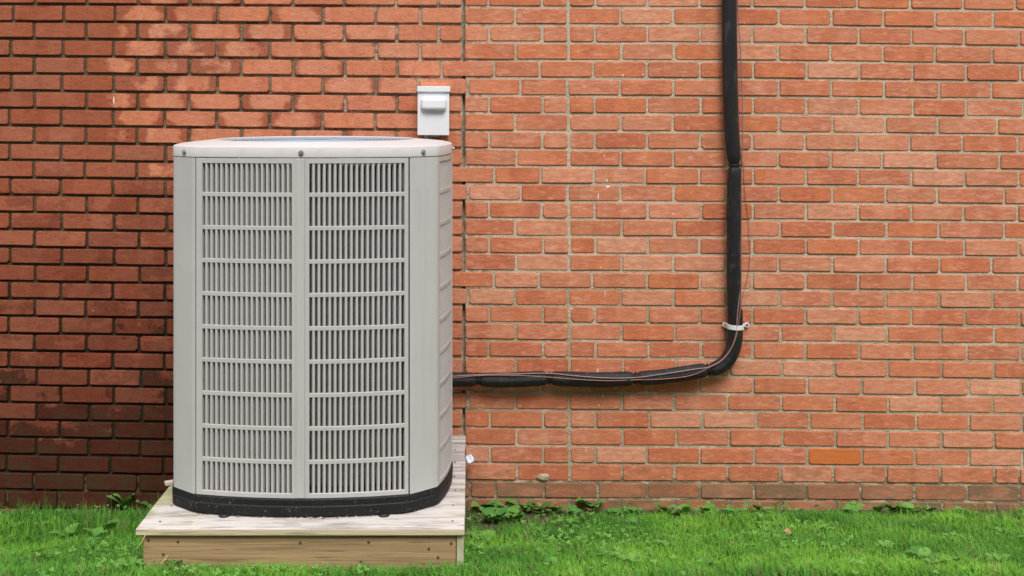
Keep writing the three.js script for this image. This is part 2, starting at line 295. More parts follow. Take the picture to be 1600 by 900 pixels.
{
  const yTop = wy(bed(ROW0, 800)) + 0.02, yBot = -0.32;
  const slab = (pa, pb, zf, k, name) => {
    const xa = wx(pa), xb = wx(pb), ns = Math.max(2, Math.round((pb - pa) / 60)), P = [], U = [], ix = [];
    const q = (a, b2, c, d) => { const o = P.length / 3; for (const v of [a, b2, c, d]) { P.push(...v); U.push(...wallUV(clamp(v[0] / SW + CX, -10, 1610), clamp((EYE - v[1]) / SW + CY, -20, 826))); } ix.push(o, o + 1, o + 2, o, o + 2, o + 3); };
    // in the frame the face carries its own map; above and below it goes on as the courses next to it
    const levels = []; for (let y = yBot; y < yTop - 0.05; y += 0.15) levels.push(y); levels.push(yTop);
    for (let i = 0; i < ns; i++) for (let l = 0; l < levels.length - 1; l++) { const x0 = lerp(xa, xb, i / ns), x1 = lerp(xa, xb, (i + 1) / ns); q([x0, levels[l], zf], [x1, levels[l], zf], [x1, levels[l + 1], zf], [x0, levels[l + 1], zf]); }
    const zb = -0.24;
    q([xb, yBot, zf], [xb, yBot, zb], [xb, yTop, zb], [xb, yTop, zf]); q([xa, yBot, zb], [xa, yBot, zf], [xa, yTop, zf], [xa, yTop, zb]);
    q([xa, yTop, zf], [xb, yTop, zf], [xb, yTop, zb], [xa, yTop, zb]); q([xa, yBot, zb], [xb, yBot, zb], [xb, yBot, zf], [xa, yBot, zf]); q([xb, yBot, zb], [xa, yBot, zb], [xa, yTop, zb], [xb, yTop, zb]);
    const g = geo(P, U, ix); g.computeVertexNormals(); return part(name, g, mortarMat, walls[k]);
  };
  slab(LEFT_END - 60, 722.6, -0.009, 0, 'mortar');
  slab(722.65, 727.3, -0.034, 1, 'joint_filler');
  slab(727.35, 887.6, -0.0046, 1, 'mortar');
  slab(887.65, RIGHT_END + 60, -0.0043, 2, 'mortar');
}

// ---------------------------------------------------------------- timber base under the unit
const woodMap = tex(1024, 512, (i, j) => {
  const x = i / 1024, y = j / 512;
  const wob = fbm(x * 3, y * 6, 131) * 0.35, g = fbm(x * 5, (y + wob * 0.14) * 110, 132), f = fbm(x * 22, y * 260, 133), st = sstep(0.6, 0.8, fbm(x * 7, y * 46, 134));
  let k = 0.84 + 0.55 * (g - 0.5) + 0.24 * (f - 0.5) - 0.3 * st + 0.3 * (fbm(x * 4 + 3, (y + wob * 0.5) * 9, 135) - 0.5);
  return [k, k * lerp(1, 0.97, st), k * lerp(1, 0.94, st)];
});
const deckMap = tex(1024, 1024, (i, j) => {                          // weathered deck boards seen from above, one metre square; green algae and dirt where they lie
  const x = i / 1024, y = j / 1024;
  const wob = fbm(x * 3, y * 6, 141) * 0.2, g = fbm(x * 5, (y + wob * 0.06) * 150, 142), f = fbm(x * 26, y * 420, 143), st = sstep(0.62, 0.78, fbm(x * 8, y * 80, 144));
  let k = 0.9 + 0.2 * (g - 0.5) + 0.16 * (f - 0.5) - 0.3 * st;
  let c = mix3([0.61 * k, 0.57 * k, 0.54 * k], [0.36 * k, 0.32 * k, 0.27 * k], sstep(0.6, 0.72, fbm(x * 9, y * 30, 145)) * 0.5);
  if (y > 0.92) return [0.62 * k, 0.51 * k, 0.345 * k];               // sawn edges of the boards
  const alg = sstep(0.5, 0.7, fbm(x * 10, y * 60, 146) + (x < 0.14 && y > 0.17 && y < 0.7 ? 0.62 * sstep(0.15, 0.06, x) * sstep(0.15, 0.22, y) : 0) - 0.08);
  c = mix3(c, [0.36 * k, 0.355 * k, 0.14 * k], alg * (x < 0.16 ? 0.7 : 0.06));
  const grey = sstep(0.52, 0.68, fbm(x * 5, y * 60, 147) + (x > 0.88 && y > 0.25 ? 0.2 : -0.06));
  c = mix3(c, [0.27 * k, 0.235 * k, 0.215 * k], grey * 0.6);
  return c;
});
const DECK = 0.3125, PXL = -0.9876, PXR = -0.0132, PZF = 1.04, PZB = 0.05;
function board(w, h, d, r = 0.004, mat = 'x') {
  const g = new RoundedBoxGeometry(w, h, d, 2, r); return g;
}
function metreUV(g, fn) { const p = g.attributes.position, n = g.attributes.normal, u = []; for (let i = 0; i < p.count; i++) u.push(...fn(p.getX(i), p.getY(i), p.getZ(i), n.getX(i), n.getY(i), n.getZ(i))); g.setAttribute('uv', new THREE.Float32BufferAttribute(u, 2)); return g; }
const platform = thing('wooden_platform', 'low timber platform of pale weathered deck boards under the air conditioner', 'platform', [0, 0, 0]);
{
  const deckMat = new THREE.MeshStandardMaterial({ map: deckMap, roughness: 0.85, bumpMap: woodMap, bumpScale: 0.0015 });
  const fasciaMat = new THREE.MeshStandardMaterial({ map: woodMap, color: rgb(0.46, 0.30, 0.155), roughness: 0.8, bumpMap: woodMap, bumpScale: 0.0012 });
  const paleMat = new THREE.MeshStandardMaterial({ map: woodMap, color: rgb(0.62, 0.60, 0.40), roughness: 0.8 });
  let z = PZF; const widths = [0.127, 0.142, 0.142, 0.142, 0.142, 0.142, 0.127];
  const W = PXR - PXL;
  widths.forEach((w, i) => {
    const d = w - 0.004, cz = z - w / 2, len = W + (i ? rr(-0.004, 0.004) : 0);
    const g = board(len, 0.021, d, 0.004);
    metreUV(g, (x, y, zz, nx, ny) => Math.abs(ny) > 0.5 ? [(x + len / 2) / 0.98, 0.9 * (PZF - (cz + zz))] : [(x + len / 2) / 0.98, 0.96 + y * 2.4]);
    const m = part('deck_board', g, deckMat, platform); m.position.set((PXL + PXR) / 2, DECK - 0.0105 + (i ? rr(-0.0008, 0.0006) : 0), cz); m.rotation.z = rr(-0.0006, 0.0006);
    z -= w;
  });
  // joists below, of which the front one shows
  const gf = board(0.929, 0.14, 0.036, 0.004); metreUV(gf, (x, y, zz) => [x * 0.95 + 0.5, (y + zz) / 0.3 + 0.2]);
  const front = part('front_joist', gf, fasciaMat, platform); front.position.set(-0.5035, DECK - 0.021 - 0.0705, PZF - 0.034); tag(front, 'tan front board with grain, knots and nail heads');
  for (const [x, z0, m] of [[PXR - 0.0135, 0.52, paleMat], [PXL + 0.012 - 0.0045 + 0.01, 0.5, fasciaMat]]) {
    const g = board(m === paleMat ? 0.021 : 0.012, 0.138, 0.93, 0.003); metreUV(g, (a, b, c) => [c, (a + b) / 0.3 + 0.5]);
    const s = part('side_joist', g, m, platform); s.position.set(x, DECK - 0.0215 - 0.071, PZF - 0.0145 - 0.465 - (m === paleMat ? 0 : 0.025));
  }
  const gb = board(0.92, 0.14, 0.036, 0.004); metreUV(gb, (x, y, zz) => [x, (y + zz) / 0.3]);
  part('back_joist', gb, fasciaMat, platform).position.set(-0.4955, DECK - 0.021 - 0.0705, PZB + 0.055);
  for (const [x, zz] of [[-0.93, 0.13], [-0.075, 0.13]]) { const g = board(0.085, 0.3, 0.085, 0.004); metreUV(g, (a, b, c) => [b, (a + c) / 0.3]); part('post', g, fasciaMat, platform).position.set(x, DECK - 0.172, zz + 0.03); }
  const nail = new THREE.CylinderGeometry(0.0038, 0.0042, 0.003, 9); nail.rotateX(Math.PI / 2);
  const nailMat = std([0.085, 0.05, 0.03], 0.8);
  for (const [px, py] of [[232, 844], [278, 846.5], [255, 866], [469, 848], [576, 847], [705, 849], [670, 857.5], [684.5, 871]]) { const p = at(px, py, DW - (PZF - 0.0155)); part('nail_head', nail, nailMat, platform).position.set(p.x, p.y, PZF - 0.0155); }
  const nailT = new THREE.CylinderGeometry(0.0035, 0.0035, 0.0016, 10);
  for (const [x, zz] of [[-0.93, 0.98], [-0.93, 0.845], [-0.05, 0.975], [-0.05, 0.84], [-0.93, 0.7], [-0.045, 0.70], [-0.05, 0.56], [-0.05, 0.41], [-0.05, 0.27]]) part('nail_head', nailT, nailMat, platform).position.set(x, DECK + 0.0007, zz);
}

// ---------------------------------------------------------------- the air conditioner
const ac = thing('air_conditioner', 'large pale grey outdoor air conditioner with louvred panels and black base', 'air conditioner', [-0.512, DECK, 0.578]);
{
  const paint = new THREE.MeshPhysicalMaterial({ color: rgb(0.505, 0.488, 0.493), roughness: 0.42, clearcoat: 0.22, clearcoatRoughness: 0.3 });
  const coolPaint = new THREE.MeshPhysicalMaterial({ color: rgb(0.505, 0.497, 0.503), roughness: 0.42, clearcoat: 0.2, clearcoatRoughness: 0.3 });
  const capPaint = new THREE.MeshPhysicalMaterial({ color: rgb(0.545, 0.525, 0.525), roughness: 0.5, clearcoat: 0.08, clearcoatRoughness: 0.3 });
  const grime = tex(1024, 1024, (i, j) => { const x = i / 1024, y = j / 1024, st = fbm(x * 60, y * 4, 153), sp = fbm(x * 190, y * 190, 154), cl = fbm(x * 9, y * 9, 155); let k = 1 - 0.05 * sstep(0.5, 0.75, st) - 0.05 * (cl - 0.3) + 0.02 * (hash(i, j, 156) - 0.5); if (sp > 0.83) k *= 0.8; return [k * 0.99, k * 0.985, k * 0.97]; });
  for (const m of [paint, coolPaint]) { m.map = grime; }
  const coilMap = tex(256, 256, (i, j) => { const f = i % 4 < 2 ? 1 : 0.4, n = fbm(i / 20, j / 14, 151), h = hash(i >> 1, j >> 3, 152); const k = (0.2 + 0.22 * n * h) * (0.55 + 0.45 * f) + (h > 0.985 ? 0.12 : 0); return [k, k * 0.975, k * 0.99]; });
  coilMap.repeat.set(2.3, 5);
  const coilMat = new THREE.MeshStandardMaterial({ map: coilMap, roughness: 0.7, metalness: 0.2 });
  const specks = tex(512, 128, (i, j) => { const n = fbm(i / 30, j / 16, 161), s = fbm(i / 2.6, j / 3.2, 162), d = s > 0.77 + 0.06 * (1 - n); const k = 0.008 + 0.008 * n; return d ? [0.22, 0.21, 0.17] : [k, k * 1.04, k * 1.1]; });
  specks.repeat.set(1, 1);
  const baseMat = new THREE.MeshPhysicalMaterial({ map: specks, roughness: 0.6, specularIntensity: 0.5 });
  const F = 0.37, SA = 0.04, SH = 0.329, H0 = 0.0585, H1 = 1.094;
  const frontC = s => { const dz = -2 * SA * s / SH / SH; const l = Math.hypot(1, dz); return { x: s, z: F - SA * (s / SH) ** 2, nx: -dz / l, nz: 1 / l }; };
  const SR = 0.26;
  const rightC = s => { const dx = -2 * SA * s / SR / SR; const l = Math.hypot(1, dx); return { x: 0.4525 - SA * (s / SR) ** 2, z: -s, nx: 1 / l, nz: dx / l }; };
  const leftC = s => { const c = rightC(s); return { x: -c.x, z: -c.z, nx: -c.nx, nz: -c.nz }; };
  const backC = s => { const c = frontC(s); return { x: -c.x, z: -c.z, nx: -c.nx, nz: -c.nz }; };
  // a bar bent along a side: s0..s1 along it, y0..y1 in height, from `out` in front of the side's surface to `inn` behind it
  function bent(C, s0, s1, y0, y1, out, inn, n = 10, bev = 0) {
    const P = [], U = [], pt = (s, d, y) => { const c = C(s); return [c.x + c.nx * d, y, c.z + c.nz * d]; };
    const prof = bev ? [[-inn, y0], [out - bev, y0], [out, y0 + bev], [out, y1 - bev], [out - bev, y1], [-inn, y1]] : [[-inn, y0], [out, y0], [out, y1], [-inn, y1]];
    const quad = (a, b, c, d, u) => { P.push(...a, ...b, ...c, ...a, ...c, ...d); U.push(...u[0], ...u[1], ...u[2], ...u[0], ...u[2], ...u[3]); };
    for (let i = 0; i < n; i++) { const a = lerp(s0, s1, i / n), b = lerp(s0, s1, (i + 1) / n);
      for (let k = 0; k < prof.length; k++) { const p = prof[k], q = prof[(k + 1) % prof.length]; quad(pt(a, ...p), pt(b, ...p), pt(b, ...q), pt(a, ...q), [[a, p[1]], [b, p[1]], [b, q[1]], [a, q[1]]]); } }
    for (const [s, f] of [[s0, 1], [s1, -1]]) for (let k = 1; k < prof.length - 1; k++) { const t = [pt(s, ...prof[0]), pt(s, ...prof[f > 0 ? k + 1 : k]), pt(s, ...prof[f > 0 ? k : k + 1])]; P.push(...t[0], ...t[1], ...t[2]); U.push(0, 0, 0, 0, 0, 0); }
    return toCreasedNormals(geo(P, U), 0.45);
  }
  // one vertical slat: round nose, slightly thicker at the back
  const slatShape = (fl, fr) => {                                    // how far the back of the slat is turned out to its left and right
    const sh = new THREE.Shape(), a = 0.0039, d = 0.0155;
    sh.moveTo(-a - fl, -d); sh.quadraticCurveTo(-a - fl * 0.25, -d * 0.6, -a, -0.0025); sh.quadraticCurveTo(-a, 0, -a + 0.002, 0); sh.lineTo(a - 0.002, 0); sh.quadraticCurveTo(a, 0, a, -0.0025); sh.quadraticCurveTo(a + fr * 0.25, -d * 0.6, a + fr, -d); sh.closePath();
    const g = new THREE.ExtrudeGeometry(sh, { depth: 1.022, bevelEnabled: false, curveSegments: 3 });
    g.rotateX(Math.PI / 2);                                          // shape y -> z (nose towards +z), length along -y
    return toCreasedNormals(g, 0.6);
  };
  const slatKinds = { left: slatShape(0, 0.0024), right: slatShape(0.0042, 0), both: slatShape(0.002, 0.002) };
  const ROWS_Y0 = 1.3886 - DECK, SLOT = 0.0885, BAR = 0.013;
  function louvre(C, sa, sb, nSlots, kind, name, tilt, outerEdge) {
    // frame: two stiles and two rails
    const yT = ROWS_Y0, yB = ROWS_Y0 - 10 * SLOT - 9 * BAR;
    const frame = mergeGeometries([
      bent(C, outerEdge[0], sa, H0 + 0.001, H1 - 0.002, 0.0014, 0.006, 3, 0.001), bent(C, sb, outerEdge[1], H0 + 0.001, H1 - 0.002, 0.0014, 0.006, 3, 0.001),
      bent(C, sa, sb, yT, H1 - 0.002, 0.0012, 0.006, 10, 0.001), bent(C, sa, sb, H0 + 0.001, yB, 0.0012, 0.006, 10, 0.001)]);
    const panel = part(name, frame, paint, ac);
    const pitch = (sb - sa + 0.007) / nSlots;
    for (let i = kind === 'left' ? 0 : 1; i < nSlots + (kind === 'right' ? 1 : 0); i++) {
      const s = sa - 0.0035 + pitch * i, c = C(s), m = part('slat', slatKinds[kind], paint, panel);
      m.position.set(c.x - c.nx * 0.0004, ROWS_Y0 + 0.008, c.z - c.nz * 0.0004); m.rotation.y = tilt(s, Math.atan2(c.nx, c.nz));
    }
    for (let k = 1; k < 10; k++) { const y1 = ROWS_Y0 - k * SLOT - (k - 1) * BAR; part('crossbar', bent(C, sa, sb, y1 - BAR, y1, 0.0003, 0.006, 10, 0.001), paint, panel); }
    return panel;
  }
  const cosy = 1;
  const fl = louvre(frontC, -0.306, -0.0265, 18, 'left', 'louvre_panel', () => -0.06, [-SH + 0.0035, -0.0135]);
  const fr = louvre(frontC, 0.0265, 0.3135, 18, 'right', 'louvre_panel', () => 0.05, [0.0135, SH - 0.0035]);
  part('centre_strip', bent(frontC, -0.013, 0.013, H0 + 0.001, H1 - 0.002, 0.003, 0.006, 4, 0.0022), paint, ac);
  louvre(rightC, -0.242, -0.024, 14, 'both', 'louvre_panel', (s, a) => a, [-SR + 0.0035, -0.012]); louvre(rightC, 0.024, 0.242, 14, 'both', 'louvre_panel', (s, a) => a, [0.012, SR - 0.0035]);
  part('centre_strip', bent(rightC, -0.0115, 0.0115, H0 + 0.001, H1 - 0.002, 0.003, 0.006, 4, 0.0022), paint, ac);
  louvre(leftC, -0.242, -0.024, 14, 'both', 'louvre_panel', (s, a) => a, [-SR + 0.0035, -0.012]); louvre(leftC, 0.024, 0.242, 14, 'both', 'louvre_panel', (s, a) => a, [0.012, SR - 0.0035]);
  part('centre_strip', bent(leftC, -0.0115, 0.0115, H0 + 0.001, H1 - 0.002, 0.003, 0.006, 4, 0.0022), paint, ac);
  part('back_panel', bent(backC, -SH + 0.004, SH - 0.004, H0 + 0.001, H1 - 0.002, 0.001, 0.006, 12, 0.001), paint, ac);
  // finned coil behind the louvres
  for (const [C, S] of [[frontC, SH], [rightC, SR], [leftC, SR], [backC, SH]]) part('coil', bent(C, -S + 0.015, S - 0.015, H0 + 0.012, H1 - 0.03, -0.085, 0.105, 10), coilMat, ac);
  // outline of the casing, corner posts follow it
  const filletLine = (pts, r) => {                                    // rounds the inner corners of an open line
    const out = [pts[0]];
    for (let i = 1; i < pts.length - 1; i++) { const p = pts[i], a = pts[i - 1], b = pts[i + 1]; const la = Math.hypot(a[0] - p[0], a[1] - p[1]), lb = Math.hypot(b[0] - p[0], b[1] - p[1]); const t = Math.min(r, la * 0.48, lb * 0.48);
      const A = [p[0] + (a[0] - p[0]) / la * t, p[1] + (a[1] - p[1]) / la * t], B = [p[0] + (b[0] - p[0]) / lb * t, p[1] + (b[1] - p[1]) / lb * t];
      for (let k = 0; k <= 5; k++) { const q = k / 5; out.push([(1 - q) ** 2 * A[0] + 2 * q * (1 - q) * p[0] + q * q * B[0], (1 - q) ** 2 * A[1] + 2 * q * (1 - q) * p[1] + q * q * B[1]]); } }
    out.push(pts[pts.length - 1]); return out;
  };
  function sheet(line, y0, y1, th) {                                  // a bent sheet standing on a line (x, z)
    const P = [], U = []; const nrm = line.map((p, i) => { const a = line[Math.max(0, i - 1)], b = line[Math.min(line.length - 1, i + 1)]; const l = Math.hypot(b[0] - a[0], b[1] - a[1]); return [(b[1] - a[1]) / l, -(b[0] - a[0]) / l]; });
    const o = (i, d) => [line[i][0] + nrm[i][0] * d, line[i][1] + nrm[i][1] * d];
    const quad = (a, b, c, d) => { P.push(...a, ...b, ...c, ...a, ...c, ...d); for (const v of [a, b, c, a, c, d]) U.push(v[0] - v[2], v[1]); };
    const V = (q, y) => [q[0], y, q[1]];
    for (let i = 0; i < line.length - 1; i++) { const a = o(i, 0), b = o(i + 1, 0), c = o(i + 1, -th), d = o(i, -th);
      quad(V(b, y0), V(a, y0), V(a, y1), V(b, y1)); quad(V(d, y0), V(c, y0), V(c, y1), V(d, y1)); quad(V(a, y1), V(d, y1), V(c, y1), V(b, y1)); quad(V(a, y0), V(b, y0), V(c, y0), V(d, y0)); }
    const e = line.length - 1; quad(V(o(0, 0), y0), V(o(0, -th), y0), V(o(0, -th), y1), V(o(0, 0), y1)); quad(V(o(e, -th), y0), V(o(e, 0), y0), V(o(e, 0), y1), V(o(e, -th), y1));
    return toCreasedNormals(geo(P, U), 0.5);
  }
  for (const [mx, mz] of [[1, 1], [-1, 1], [1, -1], [-1, -1]]) {
    const a = frontC(SH), b = rightC(-SR);
    let line = filletLine([[SH - 0.0015, a.z - 0.004], [SH + 0.0045, a.z - 0.0005], [0.411, 0.2625], [0.414, 0.256], [0.4143, 0.2535]], 0.006);
    line = filletLine([[SH - 0.0005, a.z - 0.012], [SH - 0.0005, a.z + 0.0012], [SH + 0.012, a.z - 0.005], [0.408, 0.268], [b.x + 0.0013, SR + 0.0005]], 0.009);
    line = line.map(([x, z]) => [x * mx, z * mz]); if (mx * mz > 0) line.reverse();
    part('corner_panel', sheet(line, H0 + 0.001, H1 - 0.0015, 0.0018), coolPaint, ac);
  }
  // base pan and top cap are lofted round the outline
  const outline = [];
  { const seg = 14; for (let q = 0; q < 4; q++) { const C = [frontC, rightC, backC, leftC][q], S = q % 2 ? SR : SH; for (let i = 0; i <= seg; i++) { const c = C(q % 2 ? lerp(-S, S, i / seg) : lerp(-S, S, i / seg)); outline.push([c.x, c.z]); } } }
  // front runs left to right (+s = +x), right runs from front to back, back from right to left, left from back to front
  const round = (pts, times) => { for (let t = 0; t < times; t++) { const r = []; for (let i = 0; i < pts.length; i++) { const a = pts[i], b = pts[(i + 1) % pts.length], l = Math.hypot(a[0] - b[0], a[1] - b[1]), q = Math.min(0.25, 0.011 / l); r.push([lerp(a[0], b[0], q), lerp(a[1], b[1], q)], [lerp(a[0], b[0], 1 - q), lerp(a[1], b[1], 1 - q)]); } pts = r; } return pts; };
  const ring0 = round(outline, 1), N = ring0.length;
  const nOut = ring0.map((p, i) => { const a = ring0[(i + N - 1) % N], b = ring0[(i + 1) % N], l = Math.hypot(b[0] - a[0], b[1] - a[1]) || 1; let n = [-(b[1] - a[1]) / l, (b[0] - a[0]) / l]; if (n[0] * p[0] + n[1] * p[1] < 0) n = [-n[0], -n[1]]; return n; });
  const level = (off, y) => ring0.map((p, i) => [p[0] + nOut[i][0] * off, y, p[1] + nOut[i][1] * off]);
  const circle = (r, y) => ring0.map(p => { const l = Math.hypot(...p); return [p[0] / l * r, y, p[1] / l * r]; });
  function loft(rings, crease) {
    const P = [], U = []; let per = [0]; for (let i = 1; i <= N; i++) per.push(per[i - 1] + Math.hypot(ring0[i % N][0] - ring0[i - 1][0], ring0[i % N][1] - ring0[i - 1][1]));
    for (let r = 0; r < rings.length - 1; r++) for (let i = 0; i < N; i++) { const j = (i + 1) % N, a = rings[r][i], b = rings[r][j], c = rings[r + 1][j], d = rings[r + 1][i]; P.push(...a, ...b, ...c, ...a, ...c, ...d);
      const u0 = per[i] * 1.2, u1 = per[i + 1] * 1.2, v0 = r / rings.length, v1 = (r + 1) / rings.length; U.push(u0, v0, u1, v0, u1, v1, u0, v0, u1, v1, u0, v1); }
    return toCreasedNormals(geo(P, U), crease);
  }
  part('base_pan', loft([circle(0.02, 0.012), level(-0.012, 0.003), level(0.001, 0.003), level(0.004, 0.0065), level(0.005, 0.034), level(0.0025, 0.037), level(0.003, H0 - 0.004), level(-0.0005, H0), level(-0.02, H0), circle(0.02, H0)], 0.5), baseMat, ac);
  const cap = part('top_cap', loft([circle(0.33, H1 + 0.002), level(-0.006, H1), level(0.0012, H1), level(0.0025, H1 + 0.0015), level(0.0025, H1 + 0.0285), level(0.0012, H1 + 0.0315), level(-0.002, H1 + 0.0332), level(-0.012, H1 + 0.0355), circle(0.338, H1 + 0.0465), circle(0.332, H1 + 0.0475), circle(0.327, H1 + 0.045), circle(0.325, H1 + 0.006), circle(0.33, H1 + 0.002)], 0.5), capPaint, ac);
  // screws with washers round the cap
  const scrMat = std([0.34, 0.34, 0.35], 0.4, { metalness: 0.6 });
  const screwGeo = (() => { const w = new THREE.CylinderGeometry(0.0082, 0.0082, 0.0016, 20), h = new THREE.CylinderGeometry(0.0046, 0.005, 0.0055, 6); h.translate(0, 0.003, 0); const g = mergeGeometries([w.toNonIndexed(), h.toNonIndexed()]); g.rotateX(Math.PI / 2); return g; })();
  const onOutline = (s, C) => { const c = C(s); return c; };
  const screw = (x, z, a) => { const m = part('screw', screwGeo, scrMat, ac); m.position.set(x, H1 + 0.0145, z); m.rotation.y = a; };
  { const c = frontC(0.002); screw(c.x, c.z + 0.0045, 0); const d = backC(0); screw(d.x, d.z - 0.0045, Math.PI); const e = rightC(0); screw(e.x + 0.0045, e.z, Math.PI / 2); screw(-e.x - 0.0045, e.z, -Math.PI / 2);
    const a = frontC(SH), b = rightC(-SR), mx = lerp(a.x, b.x, 0.47), mz = lerp(a.z, b.z, 0.47), an = Math.atan2(-(b.z - a.z), b.x - a.x), nx = Math.sin(an), nz = Math.cos(an);
    for (const [sx, sz] of [[1, 1], [-1, 1], [1, -1], [-1, -1]]) { const X = (mx + nx * 0.0045) * sx, Z = (mz + nz * 0.0045) * sz; screw(X, Z, Math.atan2(nx * sx, nz * sz)); } }
  // fan guard, fan and motor in the top opening
  const wire = new THREE.MeshPhysicalMaterial({ color: rgb(0.27, 0.34, 0.43), roughness: 0.45 });
  const torus = (r, t) => { const g = new THREE.TorusGeometry(r, t, 5, 72); g.rotateX(Math.PI / 2); return g; };
  const guard = part('fan_guard', torus(0.326, 0.0035), wire, ac); guard.position.y = H1 + 0.0405;
  for (let i = 0; i < 21; i++) { const r = 0.312 - i * 0.0125; part('ring', torus(r, 0.0019), wire, guard).position.y = 0.0035 * (1 - (r / 0.33) ** 2); }
  for (let i = 0; i < 8; i++) { const g = new THREE.CylinderGeometry(0.0025, 0.0025, 0.29, 6); g.rotateZ(Math.PI / 2); g.translate(0.18, -0.002, 0); const m = part('spoke', g, wire, guard); m.rotation.y = i * Math.PI / 4 + 0.2; }
  const dark = std([0.02, 0.02, 0.021], 0.7);
  const hub = part('motor', new THREE.CylinderGeometry(0.07, 0.08, 0.16, 24), dark, ac); hub.position.y = H1 - 0.06;
  for (let i = 0; i < 3; i++) { const g = new THREE.BoxGeometry(0.21, 0.004, 0.15, 6, 1, 4), p = g.attributes.position; for (let k = 0; k < p.count; k++) { const x = p.getX(k), z = p.getZ(k); p.setY(k, p.getY(k) + z * 0.35 - 0.3 * z * x); } g.translate(0.18, -0.05, 0); g.computeVertexNormals(); const m = part('fan_blade', g, dark, hub); m.rotation.y = i * 2.094; }
  // rubber feet peeping out from under the base
  const footGeo = new THREE.LatheGeometry([[0.0005, 0.0085], [0.010, 0.008], [0.0155, 0.005], [0.017, 0.0005], [0.0005, 0.0005]].map(a => new THREE.Vector2(...a)), 18);
  const footMat = std([0.012, 0.012, 0.013], 0.45);
  for (const s of [-0.235, 0.252]) { const c = frontC(s); part('foot', footGeo, footMat, ac).position.set(c.x, 0, c.z + 0.004); }
  for (const s of [-0.235, 0.252]) { const c = backC(s); part('foot', footGeo, footMat, ac).position.set(c.x, 0, c.z - 0.004); }
}

// ---------------------------------------------------------------- electrical disconnect box on the wall
{
  const c = at(677, 174.5, 4.325), bx = thing('electrical_box', 'small white electrical disconnect box on the brick wall above the air conditioner', 'electrical box', [c.x, c.y - 0.09, 0.002]);
  bx.rotation.z = -0.006;
  const white = new THREE.MeshPhysicalMaterial({ color: rgb(0.74, 0.755, 0.80), roughness: 0.4, clearcoat: 0.15 });
  const b = part('box_body', new RoundedBoxGeometry(0.116, 0.178, 0.066, 2, 0.003), white, bx); b.position.set(0, 0.092, 0.034);
  const d = part('front_cover', new RoundedBoxGeometry(0.1205, 0.17, 0.008, 2, 0.002), white, bx); d.position.set(0, 0.085, 0.0715);
  const l = part('lid', new RoundedBoxGeometry(0.1255, 0.021, 0.084, 2, 0.002), white, bx); l.position.set(0.0008, 0.176, 0.042);
  const g = new RoundedBoxGeometry(0.098, 0.054, 0.034, 6, 0.0165); part('pull_handle', g, white, bx).position.set(0.001, 0.1195, 0.081);
  const br = part('latch', new RoundedBoxGeometry(0.042, 0.012, 0.018, 2, 0.003), std([0.05, 0.035, 0.035], 0.6), bx); br.position.set(0.004, -0.0035, 0.065);
  const cond = new THREE.CylinderGeometry(0.0135, 0.0135, 0.3, 20); part('conduit', cond, std([0.5, 0.5, 0.51], 0.45, { metalness: 0.2 }), bx).position.set(-0.02, -0.146, 0.035);
  const cg = new THREE.CylinderGeometry(0.018, 0.018, 0.014, 6); part('conduit_nut', cg, std([0.4, 0.4, 0.41], 0.4, { metalness: 0.5 }), bx).position.set(-0.02, -0.004, 0.035);
}

